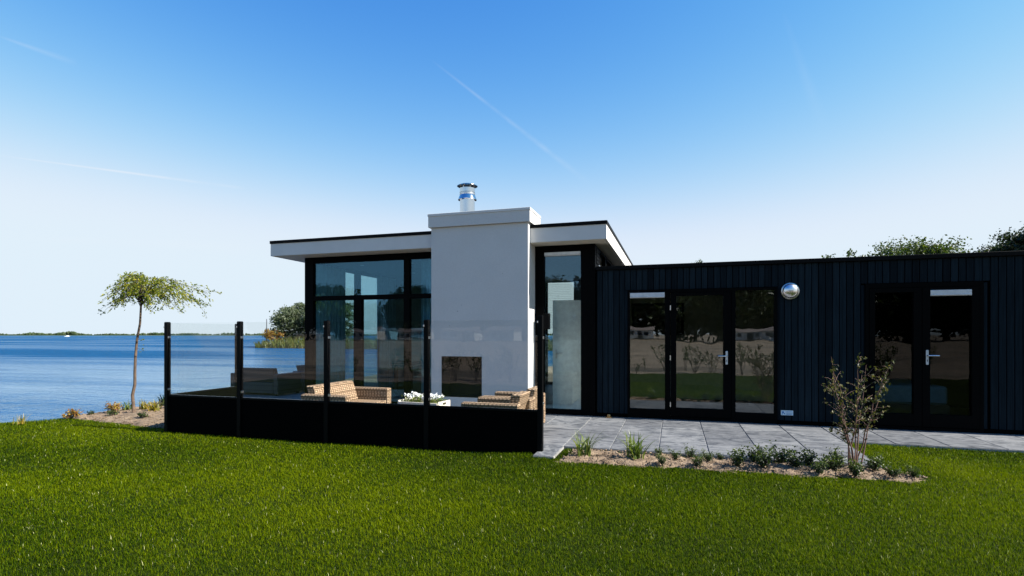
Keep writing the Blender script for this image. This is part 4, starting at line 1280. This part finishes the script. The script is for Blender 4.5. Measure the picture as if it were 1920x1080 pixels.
ico = bmesh.new(); bmesh.ops.create_icosphere(ico, subdivisions=1, radius=1)
iv = np.array([v_.co[:] for v_ in ico.verts]); itri = np.array([[v_.index for v_ in f_.verts] for f_ in ico.faces]); ico.free()
V = C_[:, None, :] + iv[None] * S_z[:, None, :] * rg.uniform(.75, 1.2, (len(C_), len(iv), 1))
F = (np.arange(len(C_))[:, None, None] * len(iv) + itri[None]).reshape(-1, 3)
props(add('far_woodland', mesh_np('far_woodland', V.reshape(-1, 3), [F], False, np.repeat(rg.random(len(C_)), len(iv))), 'wood_far'), 'low dark green woods along the far shore of the lake', 'woodland', kind='stuff')
x, y = at(-.833, 620)
bo = props(empty('motor_boat', (x, y, -.75), .5), 'tiny white motor boat far out on the lake at left', 'boat')
add('hull', prism_me('hull', [(-2.8, .05), (2.0, .05), (3.0, .9), (-2.9, .8)], 'y', -1.0, 1.0, .1), 'boat_white', bo)
add('cabin', prism_me('cabin', [(-1.2, .85), (1.0, .88), (.4, 1.6), (-1.1, 1.6)], 'y', -.8, .8, .06), 'boat_white', bo)
boxes('windscreen', [(.15, .5, -.7, .7, 1.15, 1.45)], 'dark_pane', bo)

# ------------------------------------------------------------------ what the windows mirror: the field behind the viewer
hedge = [sapling_meshes(33, 1.35, .55, 9, .06, 1.0), sapling_meshes(34, 1.1, .70, 8, .055, 1.3), sapling_meshes(37, 1.5, .40, 6, .06, 1.1)]
for i, x in enumerate(np.linspace(-10.5, 8, 40)):
    o = props(empty('hedge_shrub', (x + random.uniform(-.2, .2), -3.6 + random.uniform(-1.1, .8), -.10), random.uniform(0, 6)), 'young leafy shrub in the planting row mirrored in the window panes', 'shrub', 'row of young shrubs mirrored in the panes')
    s_ = random.choice((.45, .7, .85, 1.0, 1.1)) * random.uniform(.85, 1.1)
    for nm, me_, mt in (('stems', hedge[i % 3][0], 'bark_dark'), ('crown', hedge[i % 3][1], 'leaf_mid')):
        c_ = add(nm, me_, mt, o); c_.scale = (s_, s_, s_)


def chalet(x, y, rz):
    o = props(empty('chalet', (x, y, -.1), rz), 'white holiday chalet across the sandy field mirrored in the panes', 'house', 'white chalets mirrored in the panes')
    box('wall', (-4.5, 4.5, -1.9, 1.9, .3, 2.7), 'chalet_white', o)
    add('roof', prism_me('roof', [(-2.2, 2.68), (2.2, 2.68), (0, 3.5)], 'x', -4.8, 4.8), 'chalet_roof', o)
    for wx in (-3.2, -1.0, 2.6):
        box('window', (wx - .6, wx + .6, 1.895, 1.93, 1.1, 2.2), 'dark_pane', o)
    box('door', (.7, 1.6, 1.895, 1.94, .35, 2.35), 'dark_pane', o)
    for px in (-4.4, -2.9, -1.4, .1):
        box('veranda_post', (px - .05, px + .05, 3.3, 3.4, 0, 1.3), 'chalet_white', o)
    box('veranda_rail', (-4.5, .2, 3.3, 3.4, 1.2, 1.3), 'chalet_white', o)
    box('veranda_deck', (-4.5, .2, 1.96, 3.4, .2, .32), 'chalet_white', o)


for x, y, rz in ((-78, -112, .1), (-66, -116, -.1), (-52, -114, .05), (-40, -110, .3), (-9, -114, -.05), (16, -118, .1), (24, -110, .5)):
    chalet(x, y, rz)
big1 = tree_meshes(91, 16, 6.4, 7.6, 120, 46, .8, .4, .02); big2 = tree_meshes(92, 13, 6.2, 6.3, 120, 46, .8, .35, .02)
xs_t = np.linspace(-130, 95, 34)
for i, x in enumerate(xs_t):
    s_ = 1.75 if x > -17 else 1.05
    place_tree('field_tree', (big1, big2)[i % 2], ('bark_dark', 'leaf_dark'), (x + random.uniform(-2, 2), -136 + random.uniform(-8, 8), -.1), s_ * random.uniform(.85, 1.2), random.uniform(0, 6), 'tall dark tree behind the chalets mirrored in the panes', 'dark trees mirrored in the panes')
